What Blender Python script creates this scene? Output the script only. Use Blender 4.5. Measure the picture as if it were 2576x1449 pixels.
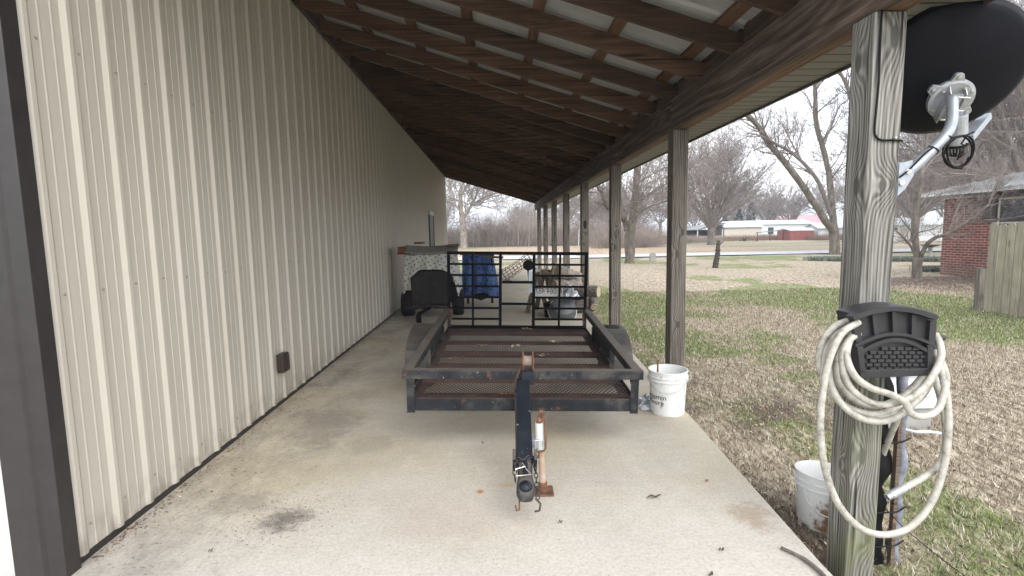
import bpy, math, random
import numpy as np
from mathutils import Vector, Matrix, noise as mnoise
D = bpy.data
for o in list(D.objects): D.objects.remove(o)
sc = bpy.context.scene
COL = sc.collection
R = math.radians
random.seed(7)

# ------------------------------------------------------------ camera
F_, YAW, PITCH, ROLL, CH = 1276.356, .0323, .1067, -.0188, 1.477     # reference grid 2576 x 1449
def cam_axes():
    cy, sy = math.cos(YAW), math.sin(YAW)
    x = Vector((cy, -sy, 0)); y = Vector((sy, cy, 0)); z = Vector((0, 0, 1))
    f = y*math.cos(PITCH) - z*math.sin(PITCH); u = y*math.sin(PITCH) + z*math.cos(PITCH)
    r = x*math.cos(ROLL) + u*math.sin(ROLL); u2 = -x*math.sin(ROLL) + u*math.cos(ROLL)
    return r, u2, f
CR, CU, CF = cam_axes()
EYE = Vector((0, 0, CH))
cd = D.cameras.new('camera'); cam = D.objects.new('camera', cd); COL.objects.link(cam)
cd.sensor_width = 36; cd.lens = 36*F_/2576; cd.clip_start = .05; cd.clip_end = 3000
m = Matrix.Identity(4)
for i in range(3):
    m[i][0] = CR[i]; m[i][1] = CU[i]; m[i][2] = -CF[i]; m[i][3] = EYE[i]
cam.matrix_world = m
sc.camera = cam

# ------------------------------------------------------------ sky, sun, exposure
SUN_EL, SUN_ROT = 42, 158
w = D.worlds.new('World'); sc.world = w; w.use_nodes = True
nt = w.node_tree; nt.nodes.clear()
sky = nt.nodes.new('ShaderNodeTexSky'); sky.sky_type = 'NISHITA'; sky.sun_disc = False
sky.sun_elevation = R(SUN_EL); sky.sun_rotation = R(SUN_ROT); sky.dust_density = 4; sky.air_density = 1.0; sky.ozone_density = 1
hs = nt.nodes.new('ShaderNodeHueSaturation'); hs.inputs['Saturation'].default_value = .22
# overcast: cloud deck evens the sky out
mixs = nt.nodes.new('ShaderNodeMix'); mixs.data_type = 'RGBA'; mixs.inputs[0].default_value = .72
tcw = nt.nodes.new('ShaderNodeTexCoord'); nzw = nt.nodes.new('ShaderNodeTexNoise'); nzw.inputs['Scale'].default_value = 2.2
nzw.inputs['Detail'].default_value = 5
mpw = nt.nodes.new('ShaderNodeMapping'); mpw.inputs['Scale'].default_value = (1, 1, 3)
crw = nt.nodes.new('ShaderNodeValToRGB')
crw.color_ramp.elements[0].color = (7.0, 7.6, 8.5, 1); crw.color_ramp.elements[1].color = (9.3, 9.4, 9.5, 1)
crw.color_ramp.elements[0].position = .35; crw.color_ramp.elements[1].position = .65
bg = nt.nodes.new('ShaderNodeBackground'); bg.inputs['Strength'].default_value = .10
ow = nt.nodes.new('ShaderNodeOutputWorld')
L = nt.links.new
L(tcw.outputs['Generated'], mpw.inputs[0]); L(mpw.outputs[0], nzw.inputs['Vector']); L(nzw.outputs['Fac'], crw.inputs[0])
L(sky.outputs[0], hs.inputs['Color']); L(hs.outputs[0], mixs.inputs[6]); L(crw.outputs[0], mixs.inputs[7])
L(mixs.outputs[2], bg.inputs[0]); L(bg.outputs[0], ow.inputs[0])
sd = D.lights.new('sun', 'SUN'); sun = D.objects.new('sun', sd); COL.objects.link(sun)
sd.energy = .7; sd.angle = R(45); sd.color = (1, .96, .9)
sv = Vector((math.sin(R(SUN_ROT))*math.cos(R(SUN_EL)), math.cos(R(SUN_ROT))*math.cos(R(SUN_EL)), math.sin(R(SUN_EL))))
sun.rotation_euler = sv.to_track_quat('Z', 'Y').to_euler(); sun.location = (0, -20, 30)
vs = sc.view_settings; vs.view_transform = 'Standard'; vs.look = 'None'; vs.gamma = 1; vs.exposure = 1.62
sc.cycles.use_denoising = True
sc.cycles.max_bounces = 8; sc.cycles.diffuse_bounces = 5; sc.cycles.glossy_bounces = 3
sc.cycles.transmission_bounces = 4; sc.cycles.volume_bounces = 0; sc.cycles.transparent_max_bounces = 8
sc.cycles.sample_clamp_indirect = 6

# ------------------------------------------------------------ helpers
def ray(px, py): return CR*((px-1288)/F_) + CU*(-(py-724.5)/F_) + CF
def atY(px, py, Y): d = ray(px, py); return EYE + d*(Y/d.y)
def atX(px, py, X): d = ray(px, py); return EYE + d*(X/d.x)
def atZ(px, py, Z=0.0): d = ray(px, py); return EYE + d*((Z-CH)/d.z)

def tag(o, label=None, cat=None, group=None, kind=None):
    if label: o['label'] = label
    if cat: o['category'] = cat
    if group: o['group'] = group
    if kind: o['kind'] = kind
    return o
def thing(name, label, cat, loc=(0, 0, 0), group=None, rot=None):
    o = D.objects.new(name, None); COL.objects.link(o); o.location = loc; o.empty_display_size = .1
    if rot: o.rotation_euler = rot
    return tag(o, label, cat, group)
def copy_tree(o, parent=None):
    c = o.copy(); COL.objects.link(c)
    if parent: c.parent = parent
    for ch in o.children: copy_tree(ch, c)
    return c
def root_of(o):
    while o.parent: o = o.parent
    return o

def frame(d):
    d = d.normalized()
    a = Vector((0, 0, 1)) if abs(d.z) < .9 else Vector((1, 0, 0))
    u = d.cross(a).normalized(); return u, d.cross(u).normalized()

class MB:
    def __init__(s): s.v = []; s.f = []; s.mi = []; s.cm = 0
    def add(s, vs, fs):
        b = len(s.v); s.v += [tuple(p) for p in vs]
        for f in fs: s.f.append([b+i for i in f]); s.mi.append(s.cm)
        return s
    def box(s, x0, y0, z0, x1, y1, z1):
        return s.add([(x0,y0,z0),(x1,y0,z0),(x1,y1,z0),(x0,y1,z0),(x0,y0,z1),(x1,y0,z1),(x1,y1,z1),(x0,y1,z1)],
                     [(3,2,1,0),(4,5,6,7),(0,1,5,4),(1,2,6,5),(2,3,7,6),(3,0,4,7)])
    def bar(s, a, b, w, h, up=(0, 0, 1)):      # box section from a to b
        a = Vector(a); b = Vector(b); d = (b-a).normalized(); up = Vector(up)
        x = d.cross(up).normalized()*(w/2); y = x.cross(d).normalized()*(h/2)
        vs = [p + i*x + j*y for p in (a, b) for i, j in ((-1,-1),(1,-1),(1,1),(-1,1))]
        return s.add(vs, [(0,1,2,3),(7,6,5,4),(4,5,1,0),(5,6,2,1),(6,7,3,2),(7,4,0,3)])
    def tube(s, pts, r, n=8, caps=True):
        pts = [Vector(p) for p in pts]
        if not hasattr(r, '__len__'): r = [r]*len(pts)
        vs = []; u = None
        for i, p in enumerate(pts):
            d = pts[min(i+1, len(pts)-1)] - pts[max(i-1, 0)]
            if d.length < 1e-9: d = Vector((0, 0, 1))
            d.normalize()
            if u is None: u, v = frame(d)
            else:
                u = (u - d*u.dot(d)); u = u.normalized() if u.length > 1e-6 else frame(d)[0]
                v = d.cross(u)
            for k in range(n):
                a = 2*math.pi*k/n; vs.append(p + (u*math.cos(a) + v*math.sin(a))*r[i])
        fs = []
        for i in range(len(pts)-1):
            for k in range(n):
                k2 = (k+1) % n; fs.append((i*n+k, i*n+k2, (i+1)*n+k2, (i+1)*n+k))
        if caps: fs.append(tuple(range(n-1, -1, -1))); fs.append(tuple((len(pts)-1)*n+k for k in range(n)))
        return s.add(vs, fs)
    def cyl(s, a, b, r0, r1=None, n=20): return s.tube([a, b], [r0, r0 if r1 is None else r1], n)
    def lathe(s, prof, c, axis=(0, 0, 1), n=28, a0=0, a1=2*math.pi, close=True):   # prof: (radius, height)
        ax = Vector(axis).normalized(); u, v = frame(ax); c = Vector(c)
        full = abs(a1-a0-2*math.pi) < 1e-6; m_ = n if full else n+1
        vs = []
        for r, h in prof:
            for k in range(m_):
                a = a0+(a1-a0)*k/n; vs.append(c + ax*h + (u*math.cos(a)+v*math.sin(a))*r)
        fs = []
        for i in range(len(prof)-1):
            for k in range(n):
                k2 = (k+1) % m_; fs.append((i*m_+k, i*m_+k2, (i+1)*m_+k2, (i+1)*m_+k))
        return s.add(vs, fs)
    def grid(s, fn, nu, nv):
        vs = [fn(i/nu, j/nv) for j in range(nv+1) for i in range(nu+1)]
        fs = [(j*(nu+1)+i, j*(nu+1)+i+1, (j+1)*(nu+1)+i+1, (j+1)*(nu+1)+i) for j in range(nv) for i in range(nu)]
        return s.add(vs, fs)
    def prism(s, poly, ext):
        n = len(poly); ext = Vector(ext); vs = [Vector(p) for p in poly]; vs += [p+ext for p in vs]
        return s.add(vs, [tuple(range(n-1, -1, -1)), tuple(range(n, 2*n))] + [(i, (i+1) % n, n+(i+1) % n, n+i) for i in range(n)])
    def build(s, name, mats, parent=None, smooth=False, bevel=0, local=False, label=None, cat=None, group=None, kind=None, solid=0):
        me = D.meshes.new(name)
        off = Vector((0, 0, 0))
        if parent and not local: off = root_of(parent).location
        me.from_pydata([(a-off.x, b-off.y, c-off.z) for a, b, c in s.v], [], s.f)
        if not isinstance(mats, (list, tuple)): mats = [mats]
        for mt in mats: me.materials.append(mt)
        if len(mats) > 1: me.polygons.foreach_set('material_index', s.mi)
        if smooth: me.polygons.foreach_set('use_smooth', [True]*len(me.polygons))
        me.update()
        o = D.objects.new(name, me); COL.objects.link(o)
        if parent: o.parent = parent
        if solid:
            md = o.modifiers.new('solid', 'SOLIDIFY'); md.thickness = solid; md.offset = 0
        if bevel:
            md = o.modifiers.new('bevel', 'BEVEL'); md.width = bevel; md.segments = 2; md.limit_method = 'ANGLE'; md.angle_limit = R(40)
        return tag(o, label, cat, group, kind)

# ------------------------------------------------------------ materials
class NG:
    def __init__(s, name, rough=.7, metal=0.0, spec=None):
        s.m = D.materials.new(name); s.m.use_nodes = True; s.t = s.m.node_tree; s.b = s.t.nodes['Principled BSDF']
        s.b.inputs['Roughness'].default_value = rough; s.b.inputs['Metallic'].default_value = metal
        if spec is not None: s.b.inputs['Specular IOR Level'].default_value = spec
        s.tc = s.n('ShaderNodeTexCoord'); s.obj = s.tc.outputs['Object']
    def n(s, t, **k):
        x = s.t.nodes.new(t)
        for a, b in k.items(): setattr(x, a, b)
        return x
    def put(s, sock, v):
        if isinstance(v, bpy.types.NodeSocket): s.t.links.new(v, sock)
        elif v is not None: sock.default_value = v
    def M(s, op, a, b=None, c=None, clamp=False):
        x = s.n('ShaderNodeMath', operation=op); x.use_clamp = clamp
        s.put(x.inputs[0], a); s.put(x.inputs[1], b); s.put(x.inputs[2], c); return x.outputs[0]
    def map(s, v, scale=(1, 1, 1), loc=(0, 0, 0), rot=(0, 0, 0)):
        x = s.n('ShaderNodeMapping'); s.put(x.inputs[0], v); x.inputs['Scale'].default_value = scale
        x.inputs['Location'].default_value = loc; x.inputs['Rotation'].default_value = rot; return x.outputs[0]
    def noise(s, v, scale=5, detail=3, rough=.5, dist=0, col=False):
        x = s.n('ShaderNodeTexNoise'); s.put(x.inputs['Vector'], v); x.inputs['Scale'].default_value = scale
        x.inputs['Detail'].default_value = detail; x.inputs['Roughness'].default_value = rough; x.inputs['Distortion'].default_value = dist
        return x.outputs['Color' if col else 'Fac']
    def vor(s, v, scale=5, feature='F1', out='Distance', rnd=1):
        x = s.n('ShaderNodeTexVoronoi', feature=feature); s.put(x.inputs['Vector'], v); x.inputs['Scale'].default_value = scale
        x.inputs['Randomness'].default_value = rnd; return x.outputs[out]
    def ramp(s, f, stops, interp='LINEAR'):
        x = s.n('ShaderNodeValToRGB'); s.put(x.inputs[0], f); e = x.color_ramp; e.interpolation = interp
        while len(e.elements) < len(stops): e.elements.new(.5)
        for el, (p, c) in zip(e.elements, stops):
            el.position = p; el.color = (c, c, c, 1) if isinstance(c, (int, float)) else (*c, 1)
        return x.outputs[0]
    def rng(s, f, a, b, c=0, d=1):
        x = s.n('ShaderNodeMapRange'); s.put(x.inputs[0], f)
        for i, q in enumerate((a, b, c, d)): x.inputs[i+1].default_value = q
        return x.outputs[0]
    def mix(s, f, a, b, mode='MIX'):
        x = s.n('ShaderNodeMix', data_type='RGBA', blend_type=mode)
        s.put(x.inputs[0], f)
        for i, q in ((6, a), (7, b)):
            s.put(x.inputs[i], (*q, 1) if isinstance(q, tuple) and len(q) == 3 else q)
        return x.outputs[2]
    def sep(s, v):
        x = s.n('ShaderNodeSeparateXYZ'); s.put(x.inputs[0], v); return x.outputs
    def rand(s): return s.n('ShaderNodeObjectInfo').outputs['Random']
    def addrand(s, v, k=37.0):
        x = s.n('ShaderNodeVectorMath', operation='ADD'); s.put(x.inputs[0], v)
        y = s.n('ShaderNodeCombineXYZ'); r = s.M('MULTIPLY', s.rand(), k)
        for i in range(3): s.put(y.inputs[i], r)
        s.put(x.inputs[1], y.outputs[0]); return x.outputs[0]
    def col(s, c): s.put(s.b.inputs['Base Color'], (*c, 1) if isinstance(c, tuple) else c); return s
    def rough(s, c): s.put(s.b.inputs['Roughness'], c); return s
    def bump(s, h, strength=.5, dist=.01):
        x = s.n('ShaderNodeBump'); s.put(x.inputs['Height'], h); x.inputs['Strength'].default_value = strength
        x.inputs['Distance'].default_value = dist; s.put(s.b.inputs['Normal'], x.outputs[0]); return s

def simple(name, c, rough=.6, metal=0, var=.25, scale=8, bump=0, c2=None):
    g = NG(name, rough, metal); n = g.noise(g.obj, scale, 6, .6)
    lo = tuple(x*(1-var) for x in c) if c2 is None else c2; hi = tuple(min(1, x*(1+var)) for x in c)
    g.col(g.ramp(n, [(.3, lo), (.7, hi)]))
    if bump: g.bump(g.noise(g.obj, scale*4, 4), bump, .01)
    return g.m

def wood(name, axis, stops, vary=0, knots=(), wamp=.04, bw=.30, ring=.0075, knot=.03, rough=.85, seed=0.0, gmoss=False, px=(.11, .19), bumps=.6, kscale=(3.2, 1.15)):
    g = NG(name, rough)
    v = g.addrand(g.obj, 11.0 + seed)
    sc_ = [1, 1, 1]; sc_[axis] = .10
    vl = g.map(v, tuple(sc_))
    sw = [1.3, 1.3, 1.3]; sw[axis] = .42
    warp = g.noise(g.map(v, tuple(sw)), 1.6, 2, .5)
    warp2 = g.noise(vl, 9, 3, .6)
    ks = [kscale[0]]*3; ks[axis] = kscale[1]
    kd = g.vor(g.map(v, tuple(ks)), 1.0, rnd=1)
    kf = g.rng(kd, .0, .34, 1, 0)
    kf = g.M('POWER', kf, 1.6)
    o = g.sep(g.obj); cross = [i for i in range(3) if i != axis]
    r1 = g.M('ADD', g.M('MULTIPLY', g.rand(), .12), px[0]); r2 = g.M('SUBTRACT', px[1], g.M('MULTIPLY', g.rand(), .15))
    du = g.M('SUBTRACT', o[cross[0]], r1); dv = g.M('SUBTRACT', o[cross[1]], r2)
    rr = g.M('SQRT', g.M('ADD', g.M('MULTIPLY', du, du), g.M('MULTIPLY', dv, dv)))
    rr = g.M('ADD', rr, g.M('MULTIPLY', warp, wamp)); rr = g.M('ADD', rr, g.M('MULTIPLY', warp2, .012))
    rr = g.M('ADD', rr, g.M('MULTIPLY', kf, knot))
    kdark = None
    for (kx, ky, kz, ks_) in knots:
        vm = g.n('ShaderNodeVectorMath', operation='DISTANCE')
        g.put(vm.inputs[0], g.map(g.obj, (1, 1, .42))); g.put(vm.inputs[1], (kx, ky, kz*.42))
        q_ = g.M('MULTIPLY', vm.outputs['Value'], 1/ks_)
        e_ = g.M('POWER', 2.718, g.M('MULTIPLY', g.M('MULTIPLY', q_, q_), -1))
        rr = g.M('ADD', rr, g.M('MULTIPLY', e_, knot*1.3))
        dk = g.rng(q_, .30, .42, 1, 0); kdark = dk if kdark is None else g.M('MAXIMUM', kdark, dk)
    s_ = g.M('SINE', g.M('MULTIPLY', rr, 2*math.pi/ring))
    band = g.rng(s_, -1, 1)
    band = g.M('POWER', band, 1.3)
    sf = [75, 75, 75]; sf[axis] = 2.2
    fib = g.noise(g.map(v, tuple(sf)), 1, 4, .7)
    f = g.M('ADD', g.M('MULTIPLY', band, bw), g.M('MULTIPLY', g.rng(fib, .28, .72), 1-bw))
    c = g.ramp(f, stops)
    kk = g.rng(kd, .05, .10, 1, 0)
    c = g.mix(g.M('MULTIPLY', kk, .8), c, tuple(x*.42 for x in stops[1][1]))
    if kdark is not None: c = g.mix(g.M('MULTIPLY', kdark, .85), c, tuple(x*.45 for x in stops[1][1]))
    big = g.noise(v, 1.4, 4, .6)
    c = g.mix(1.0, c, g.ramp(big, [(.3, .68), (.7, 1.15)]), 'MULTIPLY')
    # dark checks along the grain
    ck = g.noise(g.map(v, tuple(q*.55 for q in sf)), 1, 2, .4)
    c = g.mix(g.rng(ck, .66, .72), c, tuple(x*.22 for x in stops[0][1]))
    if gmoss:
        moss = g.M('MULTIPLY', g.rng(o[2], 1.15, .1), g.rng(g.noise(g.obj, 4.5, 4), .38, .62))
        moss = g.M('MULTIPLY', moss, g.rng(o[1], .03, -.06, .35, 1))
        c = g.mix(g.M('MULTIPLY', moss, .5), c, (.145, .16, .052))
    if vary:
        rv_ = g.M('FRACT', g.M('MULTIPLY', g.rand(), 7.3)); c = g.mix(1.0, c, g.ramp(rv_, [(0, 1-vary), (1, 1+vary*.9)]), 'MULTIPLY')
    g.col(c); g.bump(g.M('ADD', f, g.M('MULTIPLY', ck, -.5)), bumps, .004)
    return g.m

POSTG = [(.1, (.040, .037, .033)), (.42, (.165, .158, .142)), (.9, (.37, .362, .335))]
POSTD = [(.1, (.032, .026, .021)), (.45, (.13, .112, .094)), (.9, (.28, .255, .222))]
W_POST1 = wood('post_wood_grey', 2, POSTG, knots=[(-.02, -.07, .72-.30, .05), (-.07, -.01, 1.66, .05), (.0, -.07, 1.655, .035), (.045, -.07, 1.66, .03), (.02, -.07, 2.28, .06), (-.07, .02, 2.2, .05), (.03, -.07, .02, .045), (-.07, 0, .35, .03)], gmoss=True, ring=.0095, knot=.026, wamp=.055, bw=.36)
W_POST = wood('post_wood_brown', 2, POSTD, knots=[(.03, -.07, 1.46, .04), (-.02, -.07, 1.26, .045), (-.07, 0, 1.9, .04), (0, -.07, .6, .04)], ring=.013, knot=.03, bw=.34)
RAFT = [(.1, (.040, .021, .012)), (.5, (.092, .050, .029)), (.9, (.17, .104, .065))]
W_RAFT = wood('rafter_wood', 0, RAFT, vary=.38, knot=.014, bumps=.3, wamp=.03, ring=.012, bw=.22)
W_PURL = wood('purlin_wood', 1, [(.1, (.05, .025, .012)), (.5, (.13, .068, .036)), (.9, (.22, .12, .065))], bumps=.3)
W_BEAM = wood('beam_wood', 1, [(.1, (.022, .015, .012)), (.5, (.078, .054, .041)), (.9, (.175, .132, .105))], ring=.012, knot=.035, wamp=.05, bw=.32, kscale=(2.6, .7))
W_BEAM2 = wood('beam_wood_brown', 1, [(.1, (.07, .036, .018)), (.5, (.155, .09, .048)), (.9, (.27, .165, .10))], ring=.02)
W_PLANK = wood('plank_wood', 0, [(.1, (.07, .05, .035)), (.5, (.17, .12, .085)), (.9, (.28, .21, .15))])
W_PLANKR = wood('plank_wood_red', 0, [(.1, (.10, .035, .015)), (.5, (.24, .10, .045)), (.9, (.36, .17, .08))])
W_FENCE = wood('fence_wood', 2, [(.1, (.19, .165, .12)), (.5, (.33, .30, .225)), (.9, (.44, .41, .32))], ring=.02, knot=.03)

def wall_mat():
    g = NG('ribbed_steel_tan', .45); n = g.noise(g.obj, 90, 2); b = g.noise(g.map(g.obj, (1, 1, .3)), 1.3, 4)
    c = g.mix(g.rng(b, .3, .7), (.48, .445, .385), (.53, .495, .435))
    c = g.mix(g.M('MULTIPLY', g.rng(n, .3, .7), .10), c, (.35, .31, .24))
    o = g.sep(g.obj)
    dirt = g.M('MULTIPLY', g.rng(o[2], .22, .02), g.rng(g.noise(g.map(g.obj, (1, 6, 3)), 3, 4), .42, .65))
    c = g.mix(g.M('MULTIPLY', dirt, .6), c, (.16, .125, .09))
    sp = g.vor(g.obj, 14); spk = g.M('MULTIPLY', g.rng(sp, .05, .03), g.rng(g.noise(g.obj, 3, 2), .5, .6))
    c = g.mix(g.M('MULTIPLY', spk, .6), c, (.12, .08, .05))
    g.col(c); g.rough(g.rng(b, .3, .7, .38, .5)); g.bump(g.noise(g.obj, 6, 2), .06, .02); return g.m
M_WALL = wall_mat()
M_TRIM = simple('trim_dark_brown', (.028, .024, .024), .45, var=.18, scale=14)
M_WHITEWALL = simple('front_panel_white', (.52, .54, .52), .5, var=.06)
M_DARK = simple('dark_void', (.012, .011, .010), .8)
M_SHEET = NG('roof_sheet_underside', .4)
g = M_SHEET; o_ = g.sep(g.obj)
g.col(g.ramp(g.noise(g.map(g.obj, (.6, 6, 1)), 4, 4), [(.3, (.30, .31, .30)), (.7, (.46, .47, .455))])); M_SHEET = g.m
def soffit_mat():
    g = NG('soffit_vinyl', .55); o = g.sep(g.obj)
    fr = g.M('FRACT', g.M('DIVIDE', o[1], .127)); line = g.rng(fr, .09, .13, 0, 1)
    g.col(g.mix(line, (.008, .007, .006), (.15, .142, .118))); g.bump(line, .5, .006); return g.m
M_SOFFIT = soffit_mat()
M_STEEL = NG('trailer_steel', .5); g = M_STEEL
n1 = g.noise(g.obj, 5, 6, .65); n2 = g.noise(g.obj, 42, 4, .6); o_ = g.sep(g.n('ShaderNodeNewGeometry').outputs['Normal'])
c = g.ramp(n1, [(.35, (.007, .008, .011)), (.52, (.018, .020, .025)), (.66, (.070, .065, .058))])
c = g.mix(g.M('MULTIPLY', g.rng(o_[2], .5, .95), .55), c, (.16, .135, .115))          # dust lying on the tops
c = g.mix(g.rng(n2, .66, .72), c, (.27, .27, .25)); c = g.mix(g.rng(g.noise(g.obj, 9, 5), .63, .70), c, (.12, .055, .03))
g.col(c); g.rough(g.rng(n1, .3, .7, .38, .7)); g.bump(n2, .15, .003); M_STEEL = g.m
M_TONGUE = NG('tongue_paint', .45); g = M_TONGUE; n2 = g.noise(g.map(g.obj, (1, 1, .5)), 30, 5, .65)
g.col(g.mix(g.rng(n2, .64, .70), g.ramp(g.noise(g.obj, 6, 4), [(.3, (.008, .010, .016)), (.7, (.020, .024, .033))]), (.30, .31, .31))); M_TONGUE = g.m
M_MESH = simple('mesh_rust', (.075, .046, .038), .75, var=.4, scale=6, c2=(.030, .024, .024))
M_CROSS = simple('crossmember_rust', (.10, .052, .042), .8, var=.35, scale=9)
M_RUST = simple('rust', (.17, .075, .04), .85, var=.4, scale=20, c2=(.05, .03, .022))
M_ORUST = simple('orange_rust', (.30, .135, .06), .85, var=.3, scale=22, c2=(.42, .39, .34))
M_GATE = simple('gate_paint', (.004, .004, .006), .65, var=.4, scale=30)
for _m, _s in ((M_GATE, .12), (M_STEEL, .3), (M_TONGUE, .3), (M_TYRE, .2)) if 'M_TYRE' in globals() else ((M_GATE, .12), (M_STEEL, .3), (M_TONGUE, .3)):
    _m.node_tree.nodes['Principled BSDF'].inputs['Specular IOR Level'].default_value = _s
M_FEND = NG('fender_paint', .55); g = M_FEND; n2 = g.noise(g.obj, 28, 5, .7)
g.col(g.mix(g.rng(n2, .68, .74), g.ramp(g.noise(g.obj, 4, 5), [(.3, (.028, .027, .026)), (.7, (.095, .086, .074))]), (.4, .4, .38))); M_FEND = g.m
M_TYRE = simple('tyre_rubber', (.010, .010, .011), .85, var=.3, scale=20, bump=.3)
M_GALV = simple('galvanised', (.42, .44, .47), .42, metal=.55, var=.22, scale=24)
M_MAST = simple('mast_grey_paint', (.33, .36, .40), .4, metal=.35, var=.12, scale=30)
M_DISH = simple('dish_back_charcoal', (.0035, .0042, .0085), .5, var=.3, scale=6)
M_DISH.node_tree.nodes['Principled BSDF'].inputs['Specular IOR Level'].default_value = .18
M_BLACK = simple('black_plastic', (.005, .005, .0055), .6, var=.3, scale=20)
M_BLACK.node_tree.nodes['Principled BSDF'].inputs['Specular IOR Level'].default_value = .22
M_HOLDER = simple('hose_holder_resin', (.024, .024, .027), .45, var=.2, scale=12)
M_BOLT = simple('bolt_zinc', (.6, .6, .58), .3, metal=.8, var=.1)
M_HOSE = NG('hose_cream', .55); g = M_HOSE; n2 = g.noise(g.obj, 22, 6, .7)
g.col(g.ramp(n2, [(.30, (.15, .135, .115)), (.46, (.38, .36, .315)), (.66, (.52, .50, .45))])); g.bump(g.noise(g.obj, 140, 2), .12, .002); M_HOSE = g.m
M_BUCKET = NG('bucket_white', .4); g = M_BUCKET; n2 = g.noise(g.map(g.obj, (1, 1, .6)), 16, 5, .7)
g.col(g.mix(g.rng(n2, .60, .68), (.74, .75, .74), (.40, .36, .30))); M_BUCKET = g.m
M_BUCKETD = NG('bucket_dirty', .5); g = M_BUCKETD; o_ = g.sep(g.obj)
n2 = g.noise(g.map(g.obj, (1, 1, .8)), 20, 6, .75); msk = g.M('MULTIPLY', g.rng(g.M('ABSOLUTE', g.M('SUBTRACT', o_[2], .13)), .17, .05), g.rng(g.M('ABSOLUTE', g.M('ADD', o_[0], .03)), .13, .02))
g.col(g.mix(g.rng(g.M('ADD', n2, g.M('MULTIPLY', msk, .38)), .62, .80), (.70, .71, .71), (.21, .12, .065))); M_BUCKETD = g.m
M_INK = simple('bucket_print', (.012, .012, .014), .5)
M_CLOTH = NG('polka_cloth', .9); g = M_CLOTH
mv = g.map(g.obj, (1, 1, 1)); vv = g.vor(g.map(g.obj, (13, 0.001, 13), rot=(0, R(30), 0)), 1, rnd=.12)
g.col(g.mix(g.rng(vv, .18, .24), (.16, .19, .17), g.ramp(g.noise(g.obj, 7, 4), [(.3, (.46, .46, .42)), (.7, (.66, .66, .62))]))); M_CLOTH = g.m
M_BLUE = NG('blue_batik', .85); g = M_BLUE; vv = g.noise(g.map(g.obj, (1, .6, 1)), 9, 5, .6, 2.2)
g.col(g.ramp(vv, [(.34, (.006, .018, .07)), (.45, (.014, .05, .20)), (.52, (.12, .20, .36)), (.56, (.014, .045, .17)), (.64, (.10, .17, .33)), (.68, (.012, .04, .15))])); M_BLUE = g.m
M_TARP = simple('silver_tarp', (.20, .21, .26), .5, var=.6, scale=14)
M_PAPER = simple('white_sheet', (.62, .66, .70), .6, var=.12, scale=12)
M_FOIL = simple('grey_foil', (.45, .47, .50), .3, metal=.5, var=.3, scale=20)
M_TUB = simple('tub_grey', (.085, .09, .092), .45, var=.15, scale=8)
M_BARKLOG = NG('log_bark', .95); g = M_BARKLOG; n2 = g.noise(g.map(g.obj, (5, 5, 5)), 5, 6, .7)
g.col(g.ramp(n2, [(.35, (.045, .036, .03)), (.6, (.17, .145, .125)), (.8, (.33, .30, .27))])); g.bump(n2, 1, .02); M_BARKLOG = g.m
M_LOGEND = simple('log_end', (.46, .37, .27), .9, var=.2, scale=14)
def bark(name, lo, hi, moss=None, sc_=7):
    g = NG(name, .95); v = g.map(g.obj, (1, 1, .35)); n = g.noise(v, sc_, 6, .7)
    c = g.ramp(n, [(.35, lo), (.65, hi)])
    if moss: c = g.mix(g.rng(g.noise(g.obj, 1.6, 4), .50, .62), c, moss)
    g.col(c); g.bump(n, .8, .03); return g.m
M_BARK = bark('bark_grey_brown', (.065, .055, .047), (.24, .205, .175), (.14, .13, .095))
M_BARKD = bark('bark_dark', (.075, .063, .055), (.21, .18, .155))
M_BARKP = bark('bark_pale', (.13, .11, .095), (.34, .30, .26))
M_TWIG = simple('twig', (.20, .17, .155), .95, var=.25)
M_TWIGP = simple('twig_pale', (.26, .23, .21), .95, var=.25)
M_BRUSH = simple('brush_twigs', (.28, .23, .205), .95, var=.3, scale=.6)
M_BRUSHR = simple('brush_red_grass', (.22, .145, .11), .95, var=.2, scale=.6)
M_EVER = simple('cedar_needles', (.035, .05, .036), .9, var=.35, scale=2)
M_HEDGE = simple('liriope_leaf', (.13, .15, .115), .8, var=.4, scale=5)
M_WHITE = simple('white_siding', (.66, .68, .70), .6, var=.05, scale=2)
M_CREAM = simple('cream_siding', (.60, .56, .48), .6, var=.06, scale=2)
M_METROOF = simple('white_metal_roof', (.62, .66, .70), .4, var=.08, scale=2)
M_GREYROOF = simple('grey_metal_roof', (.17, .175, .18), .5, var=.2, scale=3)
M_PINKROOF = simple('red_metal_roof', (.42, .25, .28), .5, var=.08, scale=2)
M_REDW = simple('red_shed_paint', (.27, .075, .065), .7, var=.15, scale=3)
M_GLASS = simple('window_glass_dark', (.03, .035, .04), .15, var=.2)
M_CONC = simple('grey_concrete', (.30, .30, .29), .9, var=.15, scale=6)
def brick_mat():
    g = NG('red_brick', .9); o = g.sep(g.obj); cb = g.n('ShaderNodeCombineXYZ')
    g.put(cb.inputs[0], g.M('ADD', o[1], o[0])); g.put(cb.inputs[1], o[2])
    b = g.n('ShaderNodeTexBrick'); g.put(b.inputs['Vector'], cb.outputs[0]); b.inputs['Scale'].default_value = 1
    b.inputs['Brick Width'].default_value = .24; b.inputs['Row Height'].default_value = .078; b.inputs['Mortar Size'].default_value = .009
    b.inputs['Color1'].default_value = (.21, .055, .04, 1); b.inputs['Color2'].default_value = (.13, .036, .03, 1); b.inputs['Mortar'].default_value = (.36, .27, .23, 1)
    c = g.mix(g.M('MULTIPLY', g.rng(o[2], .55, .0), .6), b.outputs[0], (.16, .13, .10))
    g.col(g.mix(1.0, c, g.ramp(g.noise(g.obj, 2.5, 4), [(.3, .75), (.7, 1.15)]), 'MULTIPLY')); return g.m
M_BRICK = brick_mat()
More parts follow.
